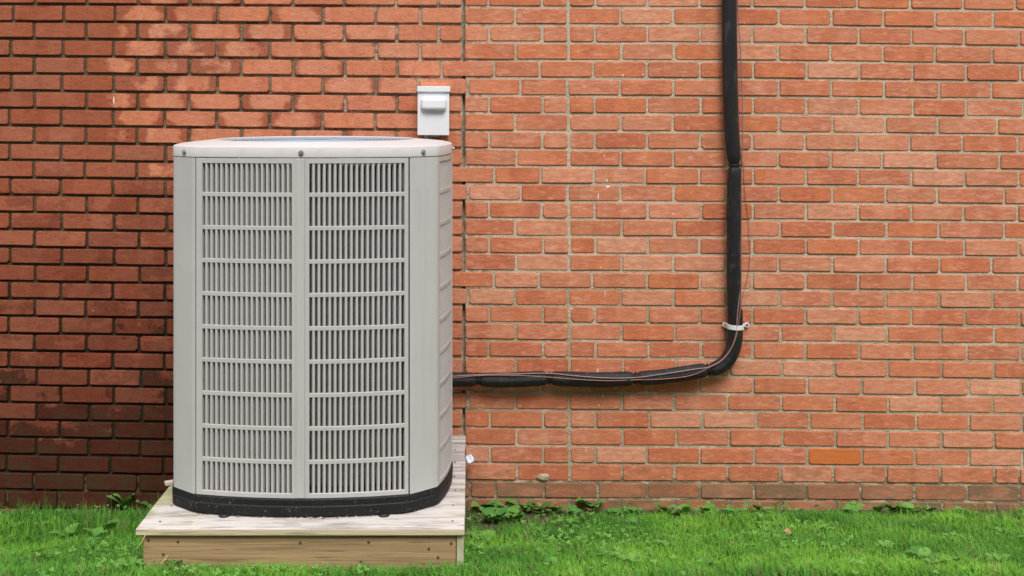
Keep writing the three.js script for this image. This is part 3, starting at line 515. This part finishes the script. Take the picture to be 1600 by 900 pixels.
// ---------------------------------------------------------------- insulated pipe, its cables and clip
{
  const pipe = thing('insulated_pipe', 'black foam insulated refrigerant pipe running along the bricks and bending upwards', 'pipe');
  const foamBump = tex(256, 256, (i, j) => 0.6 * vn(i / 7, j / 7, 171) + 0.4 * hash(i, j, 172), false); foamBump.repeat.set(1, 4);
  const scuff = tex(256, 512, (i, j) => { const n = fbm(i / 26, j / 40, 173), s = sstep(0.62, 0.8, fbm(i / 9, j / 30, 174)); const k = 0.010 + 0.008 * n + 0.022 * s; return [k, k * 1.02, k * 1.12]; });
  const foam = new THREE.MeshPhysicalMaterial({ map: scuff, bumpMap: foamBump, bumpScale: 0.0012, roughness: 0.5, specularIntensity: 0.7 });
  const RP = 0.0285, Z = 0.042, DP = DW - Z;
  const V = (px, py, z = Z) => { const D = DW - z; return at(px, py, D); };
  // a sleeve: a tube along a curve, pinched at its ends
  function sleeve(pts, r, n, pinch0, pinch1, wob = 0) {
    const c = new THREE.CatmullRomCurve3(pts.map(p => V(...p)), false, 'centripetal'), g = new THREE.TubeGeometry(c, n, 1, 22, false), p = g.attributes.position, len = c.getLength();
    for (let i = 0; i <= n; i++) {
      const t = i / n, o = c.getPointAt(t), a = t * len, b = (1 - t) * len;
      let k = r; if (pinch0) k *= 1 - 0.30 * Math.exp(-((a / 0.012) ** 2)) - 0.10 * Math.exp(-a / 0.04); if (pinch1) k *= 1 - 0.30 * Math.exp(-((b / 0.012) ** 2)) - 0.10 * Math.exp(-b / 0.04);
      k *= 1 + wob * (vn(t * 9, 3, 175) - 0.5);
      for (let j = 0; j <= 22; j++) { const q = i * 23 + j; const v = new THREE.Vector3().fromBufferAttribute(p, q).sub(o).multiplyScalar(k).add(o); p.setXYZ(q, v.x, v.y, v.z); }
    }
    g.computeVertexNormals();
    const caps = [0, n].map((row, e) => { const o = c.getPointAt(row / n), P = [...o.toArray()], ix = []; for (let j = 0; j <= 22; j++) { const q = row * 23 + j; P.push(p.getX(q), p.getY(q), p.getZ(q)); if (j) ix.push(0, e ? j : j + 1, e ? j + 1 : j); } const G = geo(P, new Array(P.length / 3 * 2).fill(0), ix); G.computeVertexNormals(); return G; });
    return part('foam_sleeve', mergeGeometries([g, ...caps]), foam, pipe);
  }
  sleeve([[640, 594], [690, 593], [747, 593]], RP * 0.98, 24, false, true);
  sleeve([[747.5, 593], [790, 594], [830, 592], [858, 591]], RP, 40, true, true, 0.05);
  sleeve([[858.5, 591], [890, 592], [930, 593.5], [965, 592.5], [993, 591]], RP, 44, true, true, 0.05);
  sleeve([[994, 591], [1020, 590], [1060, 585], [1107, 577.5]], RP, 40, true, true, 0.05);
  sleeve([[1107.5, 578.5], [1120, 575], [1133, 566.5], [1143, 551], [1148, 532], [1149, 510], [1148.5, 484]], RP * 1.01, 64, true, false);
  sleeve([[1147.6, 486], [1146.5, 440], [1146.5, 380], [1146.8, 310], [1147.6, 258]], RP * 0.92, 60, false, true, 0.05);
  sleeve([[1147.6, 257], [1146, 240], [1143, 200], [1140.5, 120], [1139.5, 40], [1139.5, -60], [1140, -200], [1141, -420]], RP * 0.97, 90, true, false, 0.04);
  const tieMat = std([0.008, 0.008, 0.009], 0.5), tie = new THREE.TorusGeometry(RP * 0.80, 0.0028, 8, 28);
  for (const [px, py, a] of [[747.2, 593, 0], [858.2, 591, 0], [993.6, 591, 0.02], [1107.2, 578, 0.22], [1147.6, 257.4, Math.PI / 2]]) {
    const m = part('cable_tie', tie, tieMat, pipe), p = V(px, py); m.position.copy(p); m.rotation.set(0, Math.PI / 2, 0); m.rotation.order = 'ZYX'; m.rotation.z = a;
    if (a > 1) { const h = part('tie_head', new RoundedBoxGeometry(0.009, 0.006, 0.005, 2, 0.001), tieMat, m); h.position.set(0, -RP * 0.8 - 0.003, 0); }
  }
  const cable = (name, label, r, mat, pts, group) => { const c = new THREE.CatmullRomCurve3(pts.map(p => V(...p)), false, 'centripetal'); return top(name, new THREE.TubeGeometry(c, pts.length * 9, r, 8, false), mat, label, 'cable', group); };
  const f = 0.0705;
  cable('control_cable', 'mauve grey control cable laid along the top of the black pipe', 0.0021, new THREE.MeshPhysicalMaterial({ color: rgb(0.24, 0.16, 0.155), roughness: 0.45, clearcoat: 0.1 }),
    [[650, 591, f - 0.006], [700, 588.5, f - 0.002], [747, 585.5, f - 0.006], [800, 584.5, f - 0.003], [858, 583.5, f - 0.008], [900, 587.5, f], [950, 590.8, f + 0.003], [994, 590, f - 0.003], [1040, 584, f + 0.002], [1085, 577, f + 0.001], [1107, 573.5, f - 0.006], [1128, 562, f + 0.002], [1143, 543, f + 0.001], [1150.5, 520, f + 0.002], [1151.6, 500, f + 0.003], [1153, 484, f], [1154.5, 470, f - 0.006], [1156, 440, f - 0.016], [1156.5, 360, f - 0.018], [1157.5, 300, f - 0.021], [1159.5, 250, 0.04], [1160.5, 200, 0.034], [1158, 100, 0.03], [1154.5, 45, 0.03], [1153, 0, 0.03], [1152.5, -100, 0.03], [1153, -420, 0.03]], 'thin cables beside the pipe');
  cable('control_cable', 'reddish brown control cable sagging across the black pipe', 0.0018, new THREE.MeshPhysicalMaterial({ color: rgb(0.30, 0.105, 0.08), roughness: 0.45, clearcoat: 0.1 }),
    [[650, 594, f - 0.003], [700, 591.5, f], [747, 587, f - 0.004], [800, 586.5, f], [858, 589.5, f - 0.006], [900, 592.8, f + 0.002], [950, 595, f + 0.003], [994, 593.5, f - 0.004], [1040, 592, f + 0.001], [1082, 586, f], [1107, 574.8, f - 0.004], [1127, 564.5, f + 0.003], [1142, 546, f + 0.003], [1152, 520, f + 0.001], [1154.5, 500, f], [1156.5, 484, f - 0.005], [1157.3, 470, f - 0.012], [1158, 440, f - 0.022], [1158, 360, f - 0.024], [1158.5, 300, 0.04], [1157.5, 245, 0.034], [1155.5, 215, 0.03], [1153.2, 150, 0.026], [1151.6, 60, 0.026], [1151, 0, 0.026], [1150.8, -100, 0.026], [1151, -420, 0.026]], 'thin cables beside the pipe');
  cable('loose_wire', 'hair thin dark red wire bowing away from the upright pipe', 0.0009, std([0.16, 0.05, 0.04], 0.5),
    [[1157, 238, 0.03], [1161, 256, 0.012], [1163.5, 300, 0.007], [1168.5, 340, 0.006], [1171, 385, 0.006], [1170.5, 415, 0.006], [1166.5, 440, 0.01], [1160.5, 462, 0.03], [1157.5, 476, 0.05]]);
  // pipe clip
  const clip = thing('pipe_clip', 'white plastic pipe clip with two blue grey screws holding the upright pipe', 'pipe clip', [0, 0, 0]);
  const c0 = V(1149, 510), white = new THREE.MeshPhysicalMaterial({ color: rgb(0.72, 0.71, 0.72), roughness: 0.35, clearcoat: 0.2 });
  const rI = RP * 1.02, rO = rI + 0.003, hw = 0.008;
  const sh = new THREE.Shape(); sh.absarc(0, 0, rO, 0, Math.PI, false); sh.lineTo(-rO, -0.034); sh.lineTo(-rI, -0.034); sh.lineTo(-rI, 0); sh.absarc(0, 0, rI, Math.PI, 0, true); sh.lineTo(rI, -0.034); sh.lineTo(rO, -0.034); sh.closePath();
  const sg = new THREE.ExtrudeGeometry(sh, { depth: 2 * hw, bevelEnabled: true, bevelSize: 0.0008, bevelThickness: 0.0008, bevelSegments: 2, curveSegments: 24 }); sg.rotateX(Math.PI / 2); sg.translate(0, hw, 0); // shape y -> +z
  const st = part('strap', sg, white, clip); st.position.set(c0.x, c0.y, c0.z); st.rotation.x = 0.02; st.rotation.z = -0.03;
  for (const s of [-1, 1]) {
    const ear = new THREE.CylinderGeometry(0.0095, 0.0098, 0.007, 24); ear.rotateX(Math.PI / 2);
    const p = at(s < 0 ? 1132.8 : 1167, 507.5, DW - 0.009); const e = part('ear', ear, white, clip); e.position.set(p.x, p.y, 0.0085);
    const hd = new THREE.SphereGeometry(0.0052, 14, 6, 0, Math.PI * 2, 0, Math.PI / 2); hd.rotateX(Math.PI / 2); hd.scale(1, 1, 0.6);
    part('screw', hd, std([0.10, 0.13, 0.24], 0.4, { metalness: 0.4 }), e).position.set(0, 0, 0.0036);
    const arm = part('arm', new RoundedBoxGeometry(0.016, 0.012, 0.006, 2, 0.0015), white, clip); arm.position.set(p.x - s * 0.011, p.y - 0.001, 0.0085);
  }
}

// ---------------------------------------------------------------- lawn, weeds and small litter
function hit(px, py) { let D = 4; for (let i = 0; i < 30; i++) { const x = (px - CX) * D / FPX; const gy = groundY(x, DW - D); const Dn = (EYE - gy) * FPX / (py - CY); D = lerp(D, clamp(Dn, 2.2, DW - 0.012), 0.6); } const x = (px - CX) * D / FPX; return [x, groundY(x, DW - D), DW - D]; }
const onPlatform = (x, z, m = 0) => x > PXL + 0.008 - m && x < PXR - 0.004 + m && z < PZF - 0.012 + m && z > PZB;
{
  // a tuft of curved, tapering blades
  const blades = (n, seed, rad, wid) => {
    const r = rng(seed), P = [], ix = [];
    for (let b = 0; b < n; b++) {
      const a = r() * 6.283, d = Math.sqrt(r()) * rad, bx = Math.cos(a) * d, bz = Math.sin(a) * d, dir = r() * 6.283, lean = 0.15 + r() * 0.75, h = 0.55 + r() * 0.6, w = wid * (0.7 + r() * 0.6), o = P.length / 3;
      const sx = -Math.sin(dir) * w / 2, sz = Math.cos(dir) * w / 2, N = 4;
      for (let i = 0; i <= N; i++) { const t = i / N, k = lean * t * t * h * 0.75, y = h * (t - 0.30 * lean * t * t), ww = i === N ? 0.06 : (1 - t * t * 0.75); P.push(bx + Math.cos(dir) * k - sx * ww, y, bz + Math.sin(dir) * k - sz * ww, bx + Math.cos(dir) * k + sx * ww, y, bz + Math.sin(dir) * k + sz * ww); }
      for (let i = 0; i < N; i++) { const k = o + i * 2; ix.push(k, k + 1, k + 2, k + 2, k + 1, k + 3); }
    }
    const g = geo(P, null, ix); g.computeVertexNormals(); return g;
  };
  const grassMat = new THREE.MeshPhysicalMaterial({ color: 0xffffff, roughness: 0.75, specularIntensity: 0.25, transmission: 0.35, thickness: 0, side: THREE.DoubleSide });
  const M = new THREE.Matrix4(), Q = new THREE.Quaternion(), Eu = new THREE.Euler(), C = new THREE.Color();
  const spots = [];
  const r = rng(551);
  const want = (x, z) => {
    if (onPlatform(x, z, 0.004) && !(z > 0.98)) return 0; if (x > PXL && x < PXR && z < PZF + 0.004) return 0;
    let d = sstep(0.03, 0.2, z) * 0.93 + 0.05;
    if (x > -0.03 && x < 0.16 && z < 0.75) d *= 0.35; if (x > -0.03 && x < 0.45 && z < 0.34) d *= 0.25;
    if (x < PXL && z < 0.5) d *= 0.45;
    const bald = fbm(x * 5 + 9, z * 7, 183); d *= 0.45 + 0.75 * sstep(0.3, 0.5, bald);
    return d;
  };
  let guard = 0;
  while (spots.length < 30000 && guard++ < 200000) { const x = lerp(-2.5, 2.9, r()), z = 0.015 + 1.75 * r(); if (z > 1.3 && r() > 0.6) continue; if (r() < want(x, z)) spots.push([x, z]); }
  const tuft = new THREE.InstancedMesh(blades(9, 91, 0.45, 0.052), grassMat, spots.length);
  spots.forEach(([x, z], i) => {
    const lush = fbm(x * 4, z * 4, 185), wallish = sstep(0.3, 0.03, z);
    const h = (0.026 + 0.024 * r() + 0.016 * lush) * (x < PXL && z < 0.5 && z > 0.06 ? 1.7 : 1) * (1 - 0.45 * wallish + 0.9 * wallish * (r() < 0.08 ? 1 : 0)), s = 0.036 + 0.02 * r();
    Eu.set((r() - 0.5) * 0.35, r() * 6.283, (r() - 0.5) * 0.35); Q.setFromEuler(Eu);
    M.compose(new THREE.Vector3(x, groundY(x, z) - 0.004, z), Q, new THREE.Vector3(s, h, s)); tuft.setMatrixAt(i, M);
    const a = r(), b = sstep(0.35, 0.65, fbm(x * 2.2 + 7, z * 3, 187));
    let c = mix3([0.15, 0.385, 0.04], [0.25, 0.49, 0.06], a); c = mix3(c, [0.072, 0.255, 0.038], 0.65 * b); if (a > 0.96) c = [0.32, 0.29, 0.13]; { const q = 0.62 + 0.76 * vn(x * 16, z * 16, 188); c = [c[0] * q, c[1] * (0.3 + 0.7 * q), c[2] * q]; }
    tuft.setColorAt(i, C.setRGB(...c));
  });
  tuft.name = 'grass'; shade(tuft); tuft.userData = { label: 'short bright green lawn grass in front of the wall', category: 'grass', kind: 'stuff' }; scene.add(tuft);

  // clover and other small round leaves between the blades
  const trefoil = (() => { const P = [], ix = []; for (let k = 0; k < 3; k++) { const a = k * 2.094, o = P.length / 3; P.push(0, 0, 0); for (let i = 0; i <= 8; i++) { const t = i / 8 * Math.PI, rad = 0.95 * Math.sin(t) ** 0.6, b = a + (t - Math.PI / 2) * 0.62, y = 0.12 * rad - 0.1 * Math.abs(t - Math.PI / 2); P.push(Math.cos(b) * (0.15 + rad), y, Math.sin(b) * (0.15 + rad)); } for (let i = 1; i <= 8; i++) ix.push(o, o + i + 1, o + i); } const st = P.length / 3; P.push(-0.05, 0, 0, 0.05, 0, 0, 0.05, -3, 0.2, -0.05, -3, 0.2); ix.push(st, st + 1, st + 2, st, st + 2, st + 3); const g = geo(P, null, ix); g.computeVertexNormals(); return g; })();
  const leafMat = new THREE.MeshPhysicalMaterial({ color: 0xffffff, roughness: 0.6, specularIntensity: 0.5, transmission: 0.22, thickness: 0, side: THREE.DoubleSide });
  const cs = []; guard = 0;
  while (cs.length < 2200 && guard++ < 90000) { const x = lerp(-2.4, 2.8, r()), z = 0.02 + 1.5 * r(); if (onPlatform(x, z, 0.004) || (x > PXL && x < PXR && z < PZF + 0.01)) continue; const d = sstep(0.5, 0.66, fbm(x * 2.6 + 3, z * 3.6, 191)) + 0.5 * sstep(0.2, 0.05, z) * sstep(0.45, 0.6, fbm(x * 4, 2, 192)) + (x > 0.0 && x < 0.35 && z < 0.3 ? 0.5 : 0) + 0.05; if (r() < d) cs.push([x, z]); }
  const clover = new THREE.InstancedMesh(trefoil, leafMat, cs.length);
  cs.forEach(([x, z], i) => { const s = 0.005 + 0.006 * r(); Eu.set((r() - 0.5) * 0.9 + 0.35, r() * 6.283, (r() - 0.5) * 0.9, 'YXZ'); Q.setFromEuler(Eu); M.compose(new THREE.Vector3(x, groundY(x, z) + 0.016 + 0.032 * r(), z), Q, new THREE.Vector3(s, s, s)); clover.setMatrixAt(i, M); const a = r(); clover.setColorAt(i, C.setRGB(...mix3([0.10, 0.27, 0.045], [0.18, 0.38, 0.07], a))); });
  clover.name = 'clover'; shade(clover); clover.userData = { label: 'small clover leaves scattered through the grass', category: 'clover', kind: 'stuff' }; scene.add(clover);

  // dead stems and crumbs of soil along the foot of the wall
  const bit = new THREE.BoxGeometry(1, 0.1, 0.12), bs = [];
  for (let i = 0; i < 900; i++) { const near = r() < 0.6; const x = near ? lerp(-0.01, 0.5, r() ** 1.5) : lerp(-2.2, 2.6, r()), z = 0.012 + (near ? 0.5 : 0.12) * r(); if (!onPlatform(x, z, 0.004)) bs.push([x, z]); }
  const litter = new THREE.InstancedMesh(bit, std([1, 1, 1], 0.95), bs.length);
  bs.forEach(([x, z], i) => { const s = 0.006 + 0.016 * r() ** 2; Eu.set(0, r() * 6.283, (r() - 0.5) * 0.5); Q.setFromEuler(Eu); M.compose(new THREE.Vector3(x, groundY(x, z) + 0.002, z), Q, new THREE.Vector3(s, s * (0.5 + r()), s)); litter.setMatrixAt(i, M); litter.setColorAt(i, C.setRGB(...mix3([0.07, 0.05, 0.03], [0.28, 0.22, 0.13], r()))); });
  litter.name = 'dead_stems'; shade(litter); litter.userData = { label: 'dry stems and soil crumbs at the foot of the wall', category: 'plant litter', kind: 'stuff' }; scene.add(litter);

  // clippings on the deck boards in front of the unit
  const cl = []; for (let i = 0; i < 260; i++) { const s = (r() - 0.5) * 0.62 - 0.02, dz = 0.37 - 0.04 * (s / 0.329) ** 2 + 0.006 + 0.03 * r() ** 2.2; cl.push([-0.515 + s, 0.55 + dz]); }
  const clip = new THREE.InstancedMesh(bit, std([1, 1, 1], 0.9), cl.length);
  cl.forEach(([x, z], i) => { const chip = r() < 0.4, s = chip ? 0.003 + 0.005 * r() : 0.005 + 0.012 * r(); Eu.set(0, r() * 6.283, (r() - 0.5) * 0.4); Q.setFromEuler(Eu); M.compose(new THREE.Vector3(x, DECK + 0.0015, z), Q, chip ? new THREE.Vector3(s, s * 5, s * 5) : new THREE.Vector3(s, s * 0.7, s * 0.8)); clip.setMatrixAt(i, M); clip.setColorAt(i, chip ? C.setRGB(0.6, 0.56, 0.5) : C.setRGB(...mix3([0.2, 0.17, 0.08], [0.35, 0.32, 0.2], r()))); });
  clip.name = 'grass_clippings'; shade(clip); clip.userData = { label: 'dry clippings and chips on the deck boards along the black base', category: 'clippings', kind: 'stuff' }; scene.add(clip);

  // broad leaves: one strip folded along its midrib
  const leafGeo = (lobes, seed) => {
    const q = rng(seed), P = [], ix = [], N = 12;
    for (let i = 0; i <= N; i++) {
      const t = i / N; let w = Math.sin(Math.PI * Math.min(1, 0.06 + t * 0.97) ** 0.85) ** 0.8 * 0.5; if (lobes) w = (0.12 + 0.38 * t) * (1 - t ** 5) * (i % 2 ? 1.25 : 0.62) + 0.02; if (i === N) w = 0.01; if (t < 0.18) w *= 0.35 + 3.6 * t;
      const y = 0.62 * t - 0.62 * t * t, x = t * (1 - 0.12 * t), v = 0.16 * w + (q() - 0.5) * 0.05;
      P.push(x, y + v, -w, x, y, 0, x, y + v, w);
    }
    for (let i = 0; i < N; i++) for (let k = 0; k < 2; k++) { const a = i * 3 + k; ix.push(a, a + 1, a + 3, a + 3, a + 1, a + 4); }
    const g = geo(P, null, ix); g.computeVertexNormals(); return g;
  };
  const ovals = [leafGeo(false, 1), leafGeo(false, 2)], toothed = [leafGeo(true, 3), leafGeo(true, 4)];
  const leafMats = [[0.11, 0.30, 0.06], [0.155, 0.37, 0.065], [0.21, 0.43, 0.09], [0.10, 0.27, 0.05]].map(c => new THREE.MeshPhysicalMaterial({ color: rgb(...c), roughness: 0.65, specularIntensity: 0.3, transmission: 0.42, thickness: 0, side: THREE.DoubleSide }));
  function weed(name, label, px, py, kind, n, len, wid, up, group, tone = 1) {
    len *= name === 'lawn_weed' ? 0.72 : 1.1; const p = hit(px, py), g = thing(name, label, 'weed', [p[0], p[1] + (name === 'lawn_weed' ? 0.018 : 0.008), p[2]], group);
    for (let i = 0; i < n; i++) {
      const m = part('leaf', (kind ? toothed : ovals)[i % 2], leafMats[(tone + (r() < 0.4 ? 1 : 0) + (r() < 0.2 ? 2 : 0)) % 4], g), a = i / n * 6.283 + (r() - 0.5) * 0.9, L = len * (0.65 + 0.5 * r());
      m.scale.set(L, L * (0.5 + 0.6 * r()), L * wid * (0.8 + 0.4 * r())); m.rotation.set(0, a, up * (0.6 + 0.7 * r()), 'YZX');
      if (p[2] < len) { const f = Math.sin(a); m.rotation.y = f > 0 ? -a : a; }
      m.position.set(Math.cos(-m.rotation.y) * 0.006, 0.004 * i / n, 0.006 * r());
    }
    return g;
  }
  const G1 = 'weeds along the foot of the brick wall', G2 = 'leafy weeds growing in the lawn';
  weed('thistle', 'upright toothed green weed against the dark damp bricks', 196, 798, 1, 5, 0.085, 0.75, 0.95, G1, 1);
  weed('weed', 'small leafy weed tucked beside the back edge of the timber platform', 240, 792, 0, 4, 0.05, 0.8, 0.7, G1, 0);
  for (const [x, y, n] of [[758, 800, 9], [786, 803, 10], [815, 797, 9], [840, 802, 8], [772, 818, 8], [803, 815, 7]]) weed('creeping_weed', 'low clump of round green leaves by the wall beside the platform', x, y, 0, n, 0.064, 0.95, 0.5, 'clump of round leaved weeds beside the platform', 0);
  for (const [x, y] of [[748, 846], [762, 848]]) weed('creeping_weed', 'round leaved weed beside the right end of the timber platform', x, y, 0, 6, 0.045, 0.9, 0.4, 'weeds at the end of the timber platform', 1);
  weed('broad_leaf_weed', 'weed with one broad leaf raised against the footing bricks', 922, 797, 0, 5, 0.075, 0.75, 0.6, G1, 1);
  for (const [x, y, n, l] of [[866, 803, 6, 0.05], [897, 806, 6, 0.045], [963, 808, 6, 0.05], [990, 806, 5, 0.045], [1040, 803, 6, 0.055], [1068, 806, 5, 0.05], [1105, 803, 5, 0.04], [1140, 806, 5, 0.04], [1185, 801, 6, 0.05], [1330, 803, 5, 0.05], [1420, 803, 5, 0.045], [1450, 802, 6, 0.05], [1500, 803, 4, 0.04]]) weed('wall_weed', x < 1000 ? 'small green weed at the foot of the bricks below the sagging pipe run' : x < 1200 ? 'small green weed at the foot of the bricks straight below the upright pipe' : 'small green weed at the foot of the bricks near the upright oval leaves', x, y, 0, n, l, 0.75, 0.5, G1, n % 2);
  weed('wall_weed', 'pair of upright oval leaves growing against the footing bricks', 1370, 804, 0, 6, 0.06, 0.7, 0.75, G1, 2); weed('wall_weed', 'bushy upright weed beside the pair of oval leaves', 1392, 803, 0, 5, 0.055, 0.8, 0.75, G1, 1);
  for (const [x, y, n, l, k] of [[205, 896, 8, 0.075, 1], [282, 893, 9, 0.07, 1], [362, 893, 6, 0.04, 0], [548, 893, 7, 0.055, 0], [600, 896, 7, 0.06, 1], [1440, 884, 9, 0.085, 0], [1462, 893, 7, 0.07, 0], [950, 882, 8, 0.06, 0], [985, 890, 8, 0.065, 1], [1110, 893, 7, 0.05, 0], [1292, 838, 5, 0.045, 0], [1570, 842, 7, 0.055, 0], [1500, 852, 6, 0.05, 0], [990, 828, 6, 0.05, 0], [1066, 832, 6, 0.055, 1], [893, 826, 6, 0.05, 0], [1380, 866, 7, 0.055, 1], [1560, 888, 8, 0.06, 0], [860, 890, 7, 0.05, 0], [1040, 862, 6, 0.05, 0], [1180, 846, 6, 0.05, 0], [1240, 880, 7, 0.05, 1], [20, 835, 6, 0.06, 0], [140, 858, 6, 0.05, 0], [60, 880, 6, 0.05, 0]])
    weed('lawn_weed', l > 0.08 ? 'largest broad leaved weed spreading in the open lawn' : `${k ? 'toothed rosette' : 'broad leaved'} weed ${x < 212 ? 'in the grass before the damp bricks' : x < 726 ? 'pressed against the front board of the platform' : x < 1000 ? 'in the grass between the platform and the pipe bend' : x < 1200 ? 'in the grass below the upright pipe' : x < 1320 ? 'in the grass beside the brown dead leaf' : 'in the open lawn beyond the brown dead leaf'}`, x, y, k, n, l, k ? 0.7 : 0.65, 0.45, l > 0.08 ? null : k ? 'toothed weeds in the lawn' : G2, 1 + (n % 2));
  for (const [x, y, n] of [[104, 848, 5], [148, 852, 5], [172, 838, 6]]) weed('leafy_weed', 'pale green leafy weed in the shaded grass left by the platform end', x, y, 0, n, 0.062, 0.6, 0.8, 'pale leafy weeds by the platform', 2);
}
{
  // single small things
  const lump = new THREE.IcosahedronGeometry(0.5, 2), p = lump.attributes.position; for (let i = 0; i < p.count; i++) { const v = new THREE.Vector3().fromBufferAttribute(p, i), k = 0.75 + 0.5 * vn(v.x * 3 + 5, v.y * 3 + v.z * 2 + 5, 201); p.setXYZ(i, v.x * k, v.y * k, v.z * k); } lump.computeVertexNormals();
  const ml = top('mortar_lump', lump, std([0.42, 0.35, 0.24], 0.95), 'grey lump of old mortar stuck on a brick near the ground', 'mortar lump'); ml.scale.set(0.05, 0.026, 0.012); ml.position.set(wx(848), wy(745), 0.002);
  const scrap = (w, h, seed, curl) => { const g = new THREE.PlaneGeometry(w, h, 6, 5), q = g.attributes.position; for (let i = 0; i < q.count; i++) { const x = q.getX(i) / w, y = q.getY(i) / h; q.setZ(i, curl * (x * x * 2 + (vn(x * 5, y * 5, seed) - 0.5) * 1.2)); q.setX(i, q.getX(i) * (1 - 0.6 * Math.abs(y) * (vn(y * 4, 2, seed) + 0.3))); } const b = g.clone(); b.translate(0, 0, -0.0006); b.index.array.reverse(); const m = mergeGeometries([g, b]); m.computeVertexNormals(); return m; };
  const s1 = top('plastic_scrap', scrap(0.03, 0.03, 211, 0.012), std([0.62, 0.67, 0.80], 0.4, { side: THREE.DoubleSide }), 'crumpled bluish white scrap of plastic at the back corner of the platform', 'litter'); { const q = at(733.5, 717, 4.345); s1.position.copy(q); s1.rotation.set(-0.5, 0.25, 0.4); }
  const wg = new RoundedBoxGeometry(0.034, 0.012, 0.022, 2, 0.002); const w1 = top('wood_offcut', wg, std([0.62, 0.54, 0.45], 0.85), 'small pale wood offcut lying on the far side edge of the deck', 'offcut'); { const q = at(266, 757, 3.757); w1.position.set(q.x, DECK + 0.006, q.z); w1.rotation.y = 0.5; }
  const stalk = (pts, r, name, label, mat) => top(name, new THREE.TubeGeometry(new THREE.CatmullRomCurve3(pts), 10, r, 6), mat, label, 'straw');
  const strawMat = std([0.62, 0.48, 0.22], 0.7);
  stalk([at(228, 834, 3.35), at(223, 844, 3.345), at(217, 853, 3.345)], 0.0014, 'straw', 'yellow straw leaning on the end of the front board', strawMat);
  stalk([at(262, 868, 3.365), at(256, 876, 3.355), at(247, 885, 3.345)], 0.0012, 'straw', 'thin dry stalk leaning on the front board above the grass', strawMat);
  const dl = top('dead_leaf', scrap(0.03, 0.022, 221, 0.01), std([0.34, 0.21, 0.12], 0.85, { side: THREE.DoubleSide }), 'curled brown dead leaf lying in the grass', 'leaf'); { const q = at(1229, 843, 3.93); dl.position.set(q.x, groundY(q.x, q.z) + 0.035, q.z); dl.rotation.set(-1.0, 0.3, 0.4); }
}
// ---------------------------------------------------------------- unseen house added behind the camera to keep low sky off the lower wall
{
  const h = thing('added_house', 'two storey house with grey siding across the side yard, facing the brick wall', 'house', [0, 0, 7.6]);
  const siding = std([0.20, 0.195, 0.18], 0.85), trim = std([0.55, 0.54, 0.52], 0.6), slate = std([0.06, 0.06, 0.065], 0.9), pane = new THREE.MeshPhysicalMaterial({ color: rgb(0.03, 0.035, 0.04), roughness: 0.08 });
  part('wall', new THREE.BoxGeometry(15, 5.1, 6), siding, h).position.set(0, 2.4, 3);
  for (let i = 0; i < 24; i++) { const b = part('siding_board', new THREE.BoxGeometry(15, 0.19, 0.02), siding, h); b.position.set(0, 0.32 + i * 0.2, -0.005); b.rotation.x = -0.05; }
  const sh = new THREE.Shape([[-0.5, 0], [6.5, 0], [3, 2.3]].map(a => new THREE.Vector2(...a))), rg = new THREE.ExtrudeGeometry(sh, { depth: 15.8, bevelEnabled: false }); rg.rotateY(-Math.PI / 2); rg.translate(7.9, 4.96, 0);
  part('roof', rg, slate, h);
  for (const x of [-4.6, -0.4, 3.9]) { const f = part('window', new THREE.BoxGeometry(1.2, 1.3, 0.08), trim, h); f.position.set(x, 3.3, -0.03); part('pane', new THREE.BoxGeometry(1.02, 1.12, 0.02), pane, f).position.set(0, 0, -0.042); part('sill', new THREE.BoxGeometry(1.35, 0.06, 0.14), trim, f).position.set(0, -0.69, -0.04); }
}
renderer.render(scene, camera);
